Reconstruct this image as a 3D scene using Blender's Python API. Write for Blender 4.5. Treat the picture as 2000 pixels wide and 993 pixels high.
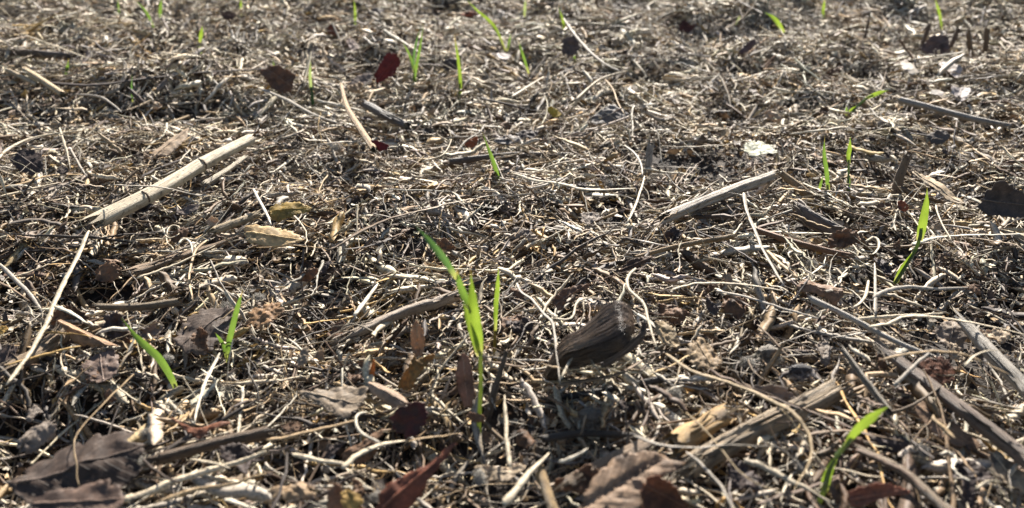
import bpy, math, random
import numpy as np
from mathutils import Vector
from mathutils.geometry import delaunay_2d_cdt

for o in list(bpy.data.objects):
    bpy.data.objects.remove(o)
SC = bpy.context.scene
COL = SC.collection
rng = np.random.default_rng(11)
random.seed(11)
R = math.radians

# ------------------------------------------------------------------ camera, sky, sun, exposure
CAM_H, PITCH, FPX = 0.22, R(28.3), 1570.0        # height in metres, look-down angle, focal length in photo pixels (2000 wide)
SUN_EL, SUN_AZ = R(34), R(10)                     # low sun ahead of the camera, a little to the right
cam = bpy.data.cameras.new('camera'); camo = bpy.data.objects.new('camera', cam); COL.objects.link(camo)
camo.location = (0, 0, CAM_H); camo.rotation_euler = (math.pi / 2 - PITCH, 0, 0)
cam.sensor_width = 36; cam.lens = FPX / 2000 * 36
cam.clip_start = 0.01; cam.clip_end = 500
cam.dof.use_dof = True; cam.dof.focus_distance = 0.46; cam.dof.aperture_fstop = 10
SC.camera = camo
w = bpy.data.worlds.new('World'); SC.world = w; w.use_nodes = True
nt = w.node_tree
sky = nt.nodes.new('ShaderNodeTexSky'); sky.sky_type = 'NISHITA'; sky.sun_disc = False
sky.sun_elevation = SUN_EL; sky.sun_rotation = SUN_AZ
nt.links.new(sky.outputs[0], nt.nodes['Background'].inputs[0])
nt.nodes['Background'].inputs[1].default_value = 0.05
sl = bpy.data.lights.new('sun', 'SUN'); sl.energy = 5.0; sl.angle = R(0.5); sl.color = (1.0, 0.94, 0.86)
so = bpy.data.objects.new('sun', sl); COL.objects.link(so)
tosun = Vector((math.sin(SUN_AZ) * math.cos(SUN_EL), math.cos(SUN_AZ) * math.cos(SUN_EL), math.sin(SUN_EL)))
so.rotation_euler = (-tosun).to_track_quat('-Z', 'Y').to_euler(); so.location = (0, 3, 3)
SC.view_settings.view_transform = 'Standard'; SC.view_settings.look = 'None'
SC.view_settings.exposure = 1.64; SC.view_settings.gamma = 1; SC.view_settings.use_curve_mapping = False
SC.cycles.max_bounces = 6; SC.cycles.diffuse_bounces = 2; SC.cycles.glossy_bounces = 2
SC.cycles.transmission_bounces = 4; SC.cycles.transparent_max_bounces = 4
SC.cycles.use_denoising = True

# ------------------------------------------------------------------ height of the litter
def hash2(ix, iy, seed):
    n = (ix.astype(np.int64) * 374761393 + iy.astype(np.int64) * 668265263 + seed * 974634721) & 0xffffffff
    n = ((n ^ (n >> 13)) * 1274126177) & 0xffffffff
    n = (n ^ (n >> 16)) & 0xffffff
    return n / float(0xffffff)
def vnoise(x, y, seed=0):
    ix, iy = np.floor(x), np.floor(y)
    fx, fy = x - ix, y - iy
    fx = fx * fx * (3 - 2 * fx); fy = fy * fy * (3 - 2 * fy)
    a = hash2(ix, iy, seed); b = hash2(ix + 1, iy, seed); c = hash2(ix, iy + 1, seed); d = hash2(ix + 1, iy + 1, seed)
    return (a + (b - a) * fx) * (1 - fy) + (c + (d - c) * fx) * fy - 0.5
def TL(x, y):                                    # the broad swells
    return 0.022 * vnoise(x / 0.42, y / 0.42, 1) + 0.010 * vnoise(x / 0.17, y / 0.17, 2)
def hollow(x, y):                                # places where the mat is open down to the soil
    h = np.zeros(np.shape(x))
    for cx, cy, a, b in HOLLOWS: h = np.maximum(h, np.exp(-(((x - cx) / a) ** 2 + ((y - cy) / b) ** 2)))
    return h
def bumps(x, y):
    return -0.022 * hollow(x, y) + (0.029 + 0.016 * np.clip((y - 0.55) / 0.4, 0, 1)) * vnoise(x / 0.075, y / 0.075, 3) + 0.012 * vnoise(x / 0.024, y / 0.024, 4)
GX0, GY0, GS = -1.9, 0.0, 0.006                  # the weight of the bigger pieces presses the clumps flat
PRESS = np.zeros((560, 640), np.float32)
def press(P, rad):
    for p in np.atleast_2d(P):
        i, j = int((p[1] - 0.8 * rad - GY0) / GS), int((p[0] - GX0) / GS); k = int(1.7 * rad / GS) + 2
        i0, i1, j0, j1 = max(0, i - k), min(560, i + k + 1), max(0, j - k), min(640, j + k + 1)
        if i0 >= i1 or j0 >= j1: continue
        ii, jj = np.mgrid[i0:i1, j0:j1]
        g = np.clip(1.5 - np.hypot((ii - i) / 1.6, jj - j) * GS / rad * 1.5, 0, 1)
        PRESS[i0:i1, j0:j1] = np.maximum(PRESS[i0:i1, j0:j1], g)
def TH(x, y):                                    # the clumps and hollows
    i = np.clip(((y - GY0) / GS).astype(int), 0, 559); j = np.clip(((x - GX0) / GS).astype(int), 0, 639)
    b = bumps(x, y)
    return TL(x, y) + b - np.maximum(b, 0) * PRESS[i, j]

# ------------------------------------------------------------------ photo pixels to points in the place
sp_, cp_ = math.sin(PITCH), math.cos(PITCH)
def rays(px):
    px = np.asarray(px, float).reshape(-1, 2)
    a = (px[:, 0] - 1000) / FPX; b = (496.5 - px[:, 1]) / FPX
    return np.stack([a, cp_ + b * sp_, -sp_ + b * cp_], 1)
CAMP = np.array([0, 0, CAM_H])
TS = np.concatenate([np.linspace(0.12, 1.2, 500), np.linspace(1.2, 5, 500)])
def ground(px, off=0.0):
    d = rays(px); off = np.broadcast_to(np.asarray(off, float), (len(d),))
    P = CAMP + d[:, None, :] * TS[None, :, None]
    g = P[..., 2] - TL(P[..., 0], P[..., 1]) - off[:, None]
    k = np.argmax(g < 0, axis=1); k = np.where((g < 0).any(1), np.maximum(k, 1), len(TS) - 1)
    i = np.arange(len(d)); g0, g1 = g[i, k - 1], g[i, k]
    t = TS[k - 1] + (TS[k] - TS[k - 1]) * np.clip(g0 / np.where(g0 - g1 == 0, 1, g0 - g1), 0, 1)
    return CAMP + d * t[:, None]
def onplane(px, p0, n):
    d = rays(px); t = ((p0 - CAMP) @ n) / (d @ n)
    return CAMP + d * t[:, None]
def depth(p):
    q = np.asarray(p) - CAMP
    return q[..., 1] * cp_ - q[..., 2] * sp_
def project(p):
    q = np.asarray(p) - CAMP; z = q[1] * cp_ - q[2] * sp_; u = q[1] * sp_ + q[2] * cp_
    return 1000 + FPX * q[0] / z, 496.5 - FPX * u / z
def spline(p, n):
    p = np.asarray(p, float)
    if len(p) == 2:
        t = np.linspace(0, 1, n)[:, None]; return p[0] * (1 - t) + p[1] * t
    q = np.vstack([2 * p[0] - p[1], p, 2 * p[-1] - p[-2]]); out = []
    for t in np.linspace(0, len(p) - 1 - 1e-6, n):
        i = int(t); f = t - i; a, b, c, d = q[i], q[i + 1], q[i + 2], q[i + 3]
        out.append(0.5 * (2 * b + (c - a) * f + (2 * a - 5 * b + 4 * c - d) * f * f + (3 * b - a - 3 * c + d) * f ** 3))
    return np.array(out)

HOLLOWS = []
for hx, hy, hw in ((120, 845, 95), (40, 800, 60), (200, 540, 75), (1400, 905, 70), (1570, 800, 60), (560, 925, 60), (1600, 440, 60), (1850, 700, 90),
                   (1700, 620, 45), (1700, 145, 45), (1440, 200, 50), (470, 265, 50), (900, 330, 50), (1150, 150, 45), (740, 240, 40), (300, 620, 50), (640, 640, 40),
                   (880, 865, 60), (1480, 745, 50), (1960, 700, 50), (1440, 130, 45), (380, 200, 40), (1290, 300, 45), (760, 850, 50), (1520, 660, 40), (60, 560, 50)):
    g_ = ground([(hx, hy)])[0]; HOLLOWS.append((g_[0], g_[1], hw * depth(g_) / FPX, 0.75 * hw * depth(g_) / FPX + 0.004))

# ------------------------------------------------------------------ materials
def mat(name):
    m = bpy.data.materials.new(name); m.use_nodes = True
    t = m.node_tree; t.nodes.clear()
    def N(kind, **kw):
        n = t.nodes.new(kind)
        for k, v in kw.items():
            if k.startswith('_'): setattr(n, k[1:], v)
            else:
                n.inputs[int(k[1:]) if k[0] == 'i' and k[1:].isdigit() else k.replace('_', ' ')].default_value = v
        return n
    return m, N, t.links.new
def mixcol(N, L, a, b, fac, mode='MIX'):
    n = N('ShaderNodeMix', _data_type='RGBA', _blend_type=mode)
    for s, v in ((0, fac), (6, a), (7, b)):
        if hasattr(v, 'links'): L(v, n.inputs[s])
        else: n.inputs[s].default_value = v
    return n.outputs[2]
def ramp(N, L, x, a, b, lo=0.0, hi=1.0):
    n = N('ShaderNodeMapRange', _clamp=True); L(x, n.inputs[0])
    for i, v in ((1, a), (2, b), (3, lo), (4, hi)): n.inputs[i].default_value = v
    return n.outputs[0]
def math_(N, L, op, a, b=None):
    n = N('ShaderNodeMath', _operation=op)
    for i, v in ((0, a), (1, b)):
        if v is None: continue
        if hasattr(v, 'links'): L(v, n.inputs[i])
        else: n.inputs[i].default_value = v
    return n.outputs[0]
def attr(N, name, out='Color'):
    return N('ShaderNodeAttribute', _attribute_name=name).outputs[out]

def straw_material(name, translucent=0.10, rough=0.62, spec=0.28):
    m, N, L = mat(name)
    c = attr(N, 'col'); pos = N('ShaderNodeNewGeometry').outputs['Position']
    n1 = N('ShaderNodeTexNoise', Scale=260.0, Detail=3.0); L(pos, n1.inputs['Vector'])
    c = mixcol(N, L, c, (0.10, 0.075, 0.05, 1), ramp(N, L, n1.outputs[0], 0.52, 0.75, 0, 0.6))
    n2 = N('ShaderNodeTexNoise', Scale=1100.0, Detail=3.0); L(pos, n2.inputs['Vector'])
    c = mixcol(N, L, c, (0.45, 0.42, 0.38, 1), ramp(N, L, n2.outputs[0], 0.48, 0.66, 0, 0.8), 'MULTIPLY')
    c = mixcol(N, L, c, (1.25, 1.2, 1.12, 1), ramp(N, L, n2.outputs[0], 0.5, 0.36, 0, 0.8), 'MULTIPLY')
    p = N('ShaderNodeBsdfPrincipled', Roughness=rough); p.inputs['Specular IOR Level'].default_value = spec
    L(c, p.inputs['Base Color'])
    tr = N('ShaderNodeBsdfTranslucent'); L(c, tr.inputs[0])
    mx = N('ShaderNodeMixShader', i0=translucent); L(p.outputs[0], mx.inputs[1]); L(tr.outputs[0], mx.inputs[2])
    L(mx.outputs[0], N('ShaderNodeOutputMaterial').inputs[0])
    return m
M_STRAW = straw_material('dry_straw')
M_HUSK = straw_material('husk_fibre', 0.0, 0.38, 0.5)
M_FLUFF = straw_material('pale_fluff', 0.4, 0.8, 0.1)

def stalk_material():
    m, N, L = mat('woody_stalk')
    c = attr(N, 'col'); uv = attr(N, 'uvs', 'Vector')
    mp = N('ShaderNodeMapping'); mp.inputs['Scale'].default_value = (7, 7, 28); L(uv, mp.inputs[0])
    st = N('ShaderNodeTexNoise', Scale=1.6, Detail=6.0, Roughness=0.65); L(mp.outputs[0], st.inputs['Vector'])
    c1 = mixcol(N, L, c, (0.42, 0.385, 0.35, 1), 1.0, 'MULTIPLY')
    c2 = mixcol(N, L, c1, c, ramp(N, L, st.outputs[0], 0.36, 0.52))
    pos = N('ShaderNodeNewGeometry').outputs['Position']
    n1 = N('ShaderNodeTexNoise', Scale=90.0, Detail=5.0); L(pos, n1.inputs['Vector'])
    c3 = mixcol(N, L, c2, (0.085, 0.06, 0.042, 1), ramp(N, L, n1.outputs[0], 0.56, 0.74, 0, 0.75))
    n2 = N('ShaderNodeTexNoise', Scale=500.0, Detail=2.0); L(pos, n2.inputs['Vector'])
    c4 = mixcol(N, L, c3, (0.06, 0.045, 0.035, 1), ramp(N, L, n2.outputs[0], 0.62, 0.7, 0, 0.7))
    p = N('ShaderNodeBsdfPrincipled', Roughness=0.55); p.inputs['Specular IOR Level'].default_value = 0.35
    L(c4, p.inputs['Base Color'])
    b = N('ShaderNodeBump', Strength=0.9, Distance=0.0014); L(st.outputs[0], b.inputs['Height']); L(b.outputs[0], p.inputs['Normal'])
    L(p.outputs[0], N('ShaderNodeOutputMaterial').inputs[0])
    return m
M_STALK = stalk_material()

def leaf_material():
    m, N, L = mat('dry_leaf')
    c = attr(N, 'col'); uv = attr(N, 'uvs', 'Vector')
    sx = N('ShaderNodeSeparateXYZ'); L(uv, sx.inputs[0])
    au = math_(N, L, 'ABSOLUTE', sx.outputs[0])
    wv = math_(N, L, 'MULTIPLY', math_(N, L, 'SUBTRACT', sx.outputs[1], math_(N, L, 'MULTIPLY', au, 0.75)), 7.0)
    fr = math_(N, L, 'ABSOLUTE', math_(N, L, 'SUBTRACT', math_(N, L, 'FRACT', wv), 0.5))
    vein = math_(N, L, 'MAXIMUM', ramp(N, L, fr, 0.04, 0.10, 1, 0), ramp(N, L, au, 0.015, 0.05, 1, 0))
    pos = N('ShaderNodeNewGeometry').outputs['Position']
    n1 = N('ShaderNodeTexNoise', Scale=130.0, Detail=6.0, Roughness=0.6); L(pos, n1.inputs['Vector'])
    n2 = N('ShaderNodeTexNoise', Scale=700.0, Detail=3.0); L(pos, n2.inputs['Vector'])
    c1 = mixcol(N, L, c, (0.42, 0.42, 0.44, 1), ramp(N, L, n1.outputs[0], 0.45, 0.66, 0, 0.85), 'MULTIPLY')
    c2 = mixcol(N, L, c1, (1.7, 1.6, 1.5, 1), ramp(N, L, n2.outputs[0], 0.5, 0.7, 0, 0.6), 'MULTIPLY')
    c3 = mixcol(N, L, c2, (1.5, 1.4, 1.25, 1), math_(N, L, 'MULTIPLY', vein, math_(N, L, 'MULTIPLY', n1.outputs[0], 0.4)), 'MULTIPLY')
    n3 = N('ShaderNodeTexNoise', Scale=60.0, Detail=2.0); L(pos, n3.inputs['Vector'])
    c4 = mixcol(N, L, c3, (0.05, 0.035, 0.028, 1), ramp(N, L, n3.outputs[0], 0.64, 0.7, 0, 0.8))
    p = N('ShaderNodeBsdfPrincipled', Roughness=0.62); p.inputs['Specular IOR Level'].default_value = 0.25
    L(c4, p.inputs['Base Color'])
    bm = N('ShaderNodeBump', Strength=0.6, Distance=0.001)
    L(math_(N, L, 'ADD', math_(N, L, 'MULTIPLY', vein, 0.5), n1.outputs[0]), bm.inputs['Height']); L(bm.outputs[0], p.inputs['Normal'])
    tr = N('ShaderNodeBsdfTranslucent'); L(mixcol(N, L, c4, (1.5, 1.2, 1.0, 1), 1.0, 'MULTIPLY'), tr.inputs[0])
    mx = N('ShaderNodeMixShader', i0=0.22); L(p.outputs[0], mx.inputs[1]); L(tr.outputs[0], mx.inputs[2])
    L(mx.outputs[0], N('ShaderNodeOutputMaterial').inputs[0])
    return m
M_LEAF = leaf_material()

def grass_material():
    m, N, L = mat('green_blade')
    c = attr(N, 'col'); uv = attr(N, 'uvs', 'Vector')
    sx = N('ShaderNodeSeparateXYZ'); L(uv, sx.inputs[0])
    st = math_(N, L, 'SINE', math_(N, L, 'MULTIPLY', sx.outputs[0], 24.0))
    c1 = mixcol(N, L, c, (0.62, 0.72, 0.6, 1), ramp(N, L, st, 0.2, 1.0, 0, 0.7), 'MULTIPLY')
    pos = N('ShaderNodeNewGeometry').outputs['Position']
    n1 = N('ShaderNodeTexNoise', Scale=120.0, Detail=3.0); L(pos, n1.inputs['Vector'])
    c2 = mixcol(N, L, c1, (0.75, 0.8, 0.7, 1), ramp(N, L, n1.outputs[0], 0.4, 0.65), 'MULTIPLY')
    p = N('ShaderNodeBsdfPrincipled', Roughness=0.4); p.inputs['Specular IOR Level'].default_value = 0.5
    L(mixcol(N, L, c2, (0.45, 0.5, 0.7, 1), 1.0, 'MULTIPLY'), p.inputs['Base Color'])
    tr = N('ShaderNodeBsdfTranslucent'); L(mixcol(N, L, c2, (1.25, 1.2, 0.7, 1), 1.0, 'MULTIPLY'), tr.inputs[0])
    mx = N('ShaderNodeMixShader', i0=0.5); L(p.outputs[0], mx.inputs[1]); L(tr.outputs[0], mx.inputs[2])
    L(mx.outputs[0], N('ShaderNodeOutputMaterial').inputs[0])
    return m
M_GRASS = grass_material()

def soil_material():
    m, N, L = mat('dark_soil')
    pos = N('ShaderNodeNewGeometry').outputs['Position']
    n1 = N('ShaderNodeTexNoise', Scale=60.0, Detail=8.0); L(pos, n1.inputs['Vector'])
    n2 = N('ShaderNodeTexNoise', Scale=420.0, Detail=4.0); L(pos, n2.inputs['Vector'])
    c = mixcol(N, L, (0.018, 0.013, 0.010, 1), (0.06, 0.045, 0.032, 1), ramp(N, L, n1.outputs[0], 0.35, 0.7))
    c = mixcol(N, L, c, (0.11, 0.09, 0.065, 1), ramp(N, L, n2.outputs[0], 0.58, 0.72, 0, 0.7))
    p = N('ShaderNodeBsdfPrincipled', Roughness=0.9); L(c, p.inputs['Base Color'])
    b = N('ShaderNodeBump', Strength=1.0, Distance=0.004)
    L(math_(N, L, 'ADD', n1.outputs[0], math_(N, L, 'MULTIPLY', n2.outputs[0], 0.4)), b.inputs['Height']); L(b.outputs[0], p.inputs['Normal'])
    L(p.outputs[0], N('ShaderNodeOutputMaterial').inputs[0])
    return m
M_SOIL = soil_material()

# ------------------------------------------------------------------ mesh builders
def mk(name, V, F, m, col=None, uvs=None, parent=None, origin=None, smooth=True):
    """V (n,3), F: an (m,4) or (m,3) int array, or a list of such arrays; links ONE mesh object."""
    V = np.asarray(V, np.float32)
    Fs = F if isinstance(F, list) else [F]
    origin = np.zeros(3) if origin is None else np.asarray(origin, float)
    me = bpy.data.meshes.new(name)
    me.vertices.add(len(V)); me.vertices.foreach_set('co', (V - origin.astype(np.float32)).ravel())
    loops = np.concatenate([f.ravel() for f in Fs]).astype(np.int32)
    counts = np.concatenate([np.full(len(f), f.shape[1], np.int32) for f in Fs])
    starts = np.concatenate([[0], np.cumsum(counts)[:-1]]).astype(np.int32)
    me.loops.add(len(loops)); me.loops.foreach_set('vertex_index', loops)
    me.polygons.add(len(counts)); me.polygons.foreach_set('loop_start', starts)
    if smooth: me.polygons.foreach_set('use_smooth', np.ones(len(counts), bool))
    if col is not None:
        a = me.attributes.new('col', 'FLOAT_COLOR', 'POINT'); c = np.ones((len(V), 4), np.float32)
        c[:, :3] = col; a.data.foreach_set('color', c.ravel())
    if uvs is not None:
        a = me.attributes.new('uvs', 'FLOAT_VECTOR', 'POINT'); a.data.foreach_set('vector', np.asarray(uvs, np.float32).ravel())
    me.update(calc_edges=True); me.validate()
    me.materials.append(m)
    o = bpy.data.objects.new(name, me); COL.objects.link(o)
    o.location = origin
    if parent is not None:
        o.parent = parent; o.location = origin - np.array(parent.location)
    return o
def unit(a):
    return a / np.maximum(np.linalg.norm(a, axis=-1, keepdims=True), 1e-12)
def sweep(P, Rad, K, flat=1.0, roll=0.0, twist=0.0, prof=None):
    """Sweep rings along strands. P (N,S,3), Rad (N,S); flat squeezes the ring; prof (K,) scales it round."""
    N_, S = P.shape[:2]
    T = np.gradient(P, axis=1); T = unit(T)
    up = np.zeros_like(T); up[..., 2] = 1
    vert = (np.abs(T[..., 2]) > 0.95); up[vert] = (0, 1, 0)
    A = unit(np.cross(T, up)); B = np.cross(A, T)
    th = np.arange(K) / K * 2 * np.pi
    flat = np.broadcast_to(np.asarray(flat, float), (N_,))[:, None, None]
    ro = np.broadcast_to(np.asarray(roll, float), (N_,))[:, None] + np.broadcast_to(np.asarray(twist, float), (N_,))[:, None] * np.linspace(0, 1, S)[None]
    cx = np.cos(th)[None, None] * np.ones((N_, S, 1)); cy = np.sin(th)[None, None] * flat * np.ones((N_, S, 1))
    if prof is not None: cx = cx * prof; cy = cy * prof
    c, s = np.cos(ro)[..., None], np.sin(ro)[..., None]
    X = cx * c - cy * s; Y = cx * s + cy * c
    V = P[:, :, None, :] + Rad[:, :, None, None] * (X[..., None] * A[:, :, None, :] + Y[..., None] * B[:, :, None, :])
    base = (np.arange(N_) * S * K)[:, None, None]
    i = np.arange(S - 1)[None, :, None] * K; k = np.arange(K)[None, None, :]; k2 = (k + 1) % K
    F = np.stack([base + i + k, base + i + k2, base + i + K + k2, base + i + K + k], -1).reshape(-1, 4)
    return V.reshape(-1, 3), F
def ringuv(P, K):
    d = np.concatenate([[0], np.cumsum(np.linalg.norm(np.diff(P, axis=0), axis=1))])
    th = np.arange(K) / K * 2 * np.pi
    off = rng.uniform(0, 50)
    return np.stack([np.broadcast_to(np.cos(th), (len(P), K)), np.broadcast_to(np.sin(th), (len(P), K)),
                     np.broadcast_to(d[:, None], (len(P), K)) + off], -1).reshape(-1, 3)
BASES = []
LANDMARKS = []                                   # (short phrase, pixel x, pixel y) used to tell the lesser straws apart
USED = set()
def tag(o, label, cat, group=None, ref=None, at=None):
    o['label'] = label; o['category'] = cat
    if group: o['group'] = group
    USED.add(label)
    if ref: LANDMARKS.append((ref, at[0], at[1]))
    return o
def empty(name, loc):
    o = bpy.data.objects.new(name, None); COL.objects.link(o); o.location = loc; o.empty_display_size = 0.01
    return o
C = dict(pale=(0.505, 0.43, 0.31), white=(0.58, 0.52, 0.41), grey=(0.345, 0.305, 0.25), tan=(0.40, 0.285, 0.16), gold=(0.47, 0.31, 0.12),
         brown=(0.17, 0.115, 0.07), dark=(0.075, 0.06, 0.05), umber=(0.12, 0.08, 0.055), rust=(0.30, 0.12, 0.045))

# ------------------------------------------------------------------ the setting: soil
def soil():
    xs = np.concatenate([-np.geomspace(60, 2.3, 14), np.linspace(-2.2, 2.2, 260), np.geomspace(2.3, 60, 14)])
    ys = np.concatenate([-np.geomspace(60, 0.3, 14), np.linspace(-0.2, 3.4, 240), np.geomspace(3.5, 120, 14)])
    X, Y = np.meshgrid(xs, ys)
    Z = TL(X, Y) + np.minimum(bumps(X, Y), 0) - 0.019 + 0.004 * vnoise(X / 0.013, Y / 0.013, 9)
    V = np.stack([X, Y, Z], -1).reshape(-1, 3); n = len(xs)
    i = (np.arange(len(ys) - 1)[:, None] * n + np.arange(n - 1)[None]).ravel()
    o = mk('soil', V, np.stack([i, i + 1, i + n + 1, i + n], 1), M_SOIL)
    o['kind'] = 'structure'
soil()

# ------------------------------------------------------------------ stuff: the mat of fine straw, chaff and crumbs
PAL = np.array([C['pale'], C['white'], C['grey'], C['tan'], C['brown'], C['dark'], C['gold'], C['umber']])
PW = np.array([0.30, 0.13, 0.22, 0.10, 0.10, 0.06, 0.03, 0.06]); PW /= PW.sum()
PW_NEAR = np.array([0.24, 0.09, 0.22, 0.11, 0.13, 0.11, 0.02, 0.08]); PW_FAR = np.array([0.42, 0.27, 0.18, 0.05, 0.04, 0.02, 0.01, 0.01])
def pick_cols(n, wts=None):
    wts = PW if wts is None else wts
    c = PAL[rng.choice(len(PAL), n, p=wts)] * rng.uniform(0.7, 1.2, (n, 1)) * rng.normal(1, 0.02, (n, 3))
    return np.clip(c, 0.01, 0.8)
def scatter(dens, y0, y1):
    half = 0.66 * y1 + 0.28
    n = int(dens * (y1 - y0) * 2 * half)
    x = rng.uniform(-half, half, n); y = rng.uniform(y0, y1, n)
    k = np.abs(x) < 0.66 * y + 0.28
    return x[k], y[k]
def bundles(x, y):
    """About half of the fibres lie in loose bundles that share a heading and a colour."""
    n = len(x); nb = max(1, n // 16)
    b = rng.integers(0, nb, n); inb = rng.random(n) < 0.5
    bx, by = x[rng.integers(0, n, nb)], y[rng.integers(0, n, nb)]
    bx = rng.permutation(x)[:nb]; by = np.interp(rng.random(nb), [0, 1], [y.min(), y.max()])
    bh = rng.uniform(0, 2 * np.pi, nb); bc = pick_cols(nb); bo = rng.uniform(-0.004, 0.003, nb); bt = rng.normal(0, 0.4, nb)
    sp = rng.uniform(0.002, 0.009, nb)
    t = rng.normal(0, 1, n) * sp[b]; q = rng.normal(0, 0.012, n)
    x2 = np.where(inb, bx[b] + q * np.cos(bh[b]) - t * np.sin(bh[b]), x); y2 = np.where(inb, by[b] + q * np.sin(bh[b]) + t * np.cos(bh[b]), y)
    th = np.where(inb, bh[b] + rng.normal(0, 0.25, n), rng.uniform(0, 2 * np.pi, n))
    col = np.where(inb[:, None], np.clip(bc[b] * rng.uniform(0.75, 1.2, (n, 1)), .01, .8), pick_cols(n))
    return x2, y2, th, col, np.where(inb, bo[b], 0), np.where(inb, bt[b], np.nan)
def strands(x, y, S, length, turn, tilt, pitch, off, th, kink=0.4, wob=1.0):
    """Loose bent fibres whose middle rests in the litter; P (N,S,3)."""
    n = len(x); s = np.linspace(-0.5, 0.5, S)[None]
    a = turn[:, None] * s + 0.2 * np.sin(s * rng.uniform(4, 10, (n, 1)) + rng.uniform(0, 6, (n, 1))) * rng.uniform(0, 1, (n, 1)) ** 2
    kk = (rng.random((n, 1)) < kink) * rng.normal(0, 0.8, (n, 1))
    a = a + kk * (s > rng.uniform(-0.35, 0.35, (n, 1))) + np.cumsum(rng.normal(0, 0.08, (n, S)), 1) * wob
    ds = (length / (S - 1))[:, None]
    X = np.cumsum(np.cos(a) * ds, 1); Y = np.cumsum(np.sin(a) * ds, 1)
    m = S // 2; X -= X[:, m:m + 1]; Y -= Y[:, m:m + 1]
    ct, st = np.cos(tilt)[:, None], np.sin(tilt)[:, None]
    c, q = np.cos(th)[:, None], np.sin(th)[:, None]
    px = x[:, None] + X * c - Y * ct * q; py = y[:, None] + X * q + Y * ct * c
    ex = 0.5 * length
    zl = TH(x - ex * np.cos(th), y - ex * np.sin(th)); zr = TH(x + ex * np.cos(th), y + ex * np.sin(th)); zm = TH(x, y)
    slope = (zr - zl) / np.maximum(length, 1e-6) * 0.8
    z0 = np.maximum(zm, 0.35 * zm + 0.325 * (zl + zr))
    pz = z0[:, None] + off[:, None] + X * (slope + pitch)[:, None] + Y * st
    return np.stack([px, py, pz], -1)
def fibre_set(dens, y0, y1, cls, S, K, far=1.0):
    x, y = scatter(dens, y0, y1); n = len(x)
    x, y, th, col, bo, bt = bundles(x, y)
    hole = 0.5 * vnoise(x / 0.2, y / 0.15, 23) + 0.9 * vnoise(x / 0.07, y / 0.05, 21) + 0.6 * vnoise(x / 0.025, y / 0.025, 22)
    keep = rng.random(n) < (1 - 0.88 * hollow(x, y)) * np.clip((hole + (0.28 if y1 < 0.7 else 0.36)) / 0.26, 0.08 if y1 < 0.7 else 0.3, 1)
    x, y, th, col, bo, bt = x[keep], y[keep], th[keep], col[keep], bo[keep], bt[keep]; n = len(x)
    off = -0.015 + 0.019 * rng.beta(1.7, 1.2, n) + bo
    if cls == 'fine':
        ln = rng.uniform(0.012, 0.045, n); r = rng.uniform(0.00025, 0.00052, n) * far; turn = rng.normal(0, 1.5, n); tilt = rng.uniform(-1.3, 1.3, n); fl = rng.uniform(0.15, 0.6, n)
    elif cls == 'medium':
        ln = rng.uniform(0.018, 0.065, n); r = (0.00035 + 0.0005 * rng.random(n) ** 1.5) * far; turn = rng.normal(0, 0.5, n); tilt = rng.uniform(-0.9, 0.9, n); fl = rng.uniform(0.12, 0.5, n)
    elif cls == 'thick':
        ln = rng.uniform(0.025, 0.08, n); r = (0.0007 + 0.0008 * rng.random(n) ** 1.5) * far; turn = rng.normal(0, 0.2, n); tilt = rng.uniform(-0.5, 0.5, n); fl = rng.uniform(0.2, 0.8, n)
    elif cls == 'chunk':
        ln = rng.uniform(0.008, 0.034, n); r = 0.0012 + 0.0018 * rng.random(n) ** 1.5; col = pick_cols(n, np.array([.2, 0, .26, .2, .16, .06, .04, .08])); turn = rng.normal(0, 0.25, n); tilt = rng.uniform(-.8, .8, n); fl = rng.uniform(0.15, 0.4, n)
    elif cls == 'shred':
        ln = rng.uniform(0.005, 0.022, n); r = rng.uniform(0.0006, 0.0017, n) * far; turn = rng.normal(0, 0.5, n); tilt = rng.uniform(-1, 1, n); fl = rng.uniform(0.08, 0.22, n)
    elif cls == 'hair':
        ln = rng.uniform(0.006, 0.022, n); r = rng.uniform(0.00009, 0.0002, n); turn = rng.normal(0, 2.5, n); tilt = rng.uniform(-1.5, 1.5, n); fl = 1.0
    else:
        ln = rng.uniform(0.012, 0.045, n); r = 0.0005 + 0.0026 * rng.random(n) ** 2.5; turn = rng.normal(0, 0.6, n); tilt = rng.uniform(-1, 1, n); fl = rng.uniform(0.1, 0.2, n)
    pitch = rng.normal(0, 0.16, n); up = rng.random(n) < 0.07
    pitch[up] = rng.normal(0, 0.7, up.sum()); ln[up] *= 0.6
    turn = np.where(np.isnan(bt), turn, bt + 0.3 * turn)
    P = strands(x, y, S, ln, turn, tilt, pitch, off, th)
    i_ = np.clip(((y - GY0) / GS).astype(int), 0, 559); j_ = np.clip(((x - GX0) / GS).astype(int), 0, 639)
    over = (rng.random(n) < 0.16) & (PRESS[i_, j_] > 0.35)          # bits that lie on top of the bigger pieces
    P[over, :, 2] += rng.uniform(0.004, 0.012, (over.sum(), 1))
    if y1 < 1.2: P = P + rng.normal(0, 0.00028, P.shape)
    s = np.linspace(0, 1, S)[None]
    rad = r[:, None] * (1 - 0.6 * s ** 2) * np.clip(1 + 0.22 * rng.normal(size=(n, S)), .4, 1.7)
    if cls in ('strip', 'shred', 'chunk'): rad = r[:, None] * np.sqrt(np.clip(1.03 - (2 * s - 1) ** 4, 0.02, 1))
    tw = rng.normal(0, 1.4, n)
    V, F = sweep(P, rad, K, fl, rng.uniform(-1.2, 1.2, n), tw)
    return V, F, np.repeat(col, S * K, 0)
def join(parts):
    Vs, Fs, Cs, o = [], [], [], 0
    for v, f, c in parts:
        Vs.append(v); Fs.append(f + o); Cs.append(c); o += len(v)
    return np.vstack(Vs), np.vstack(Fs), np.vstack(Cs)
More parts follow.
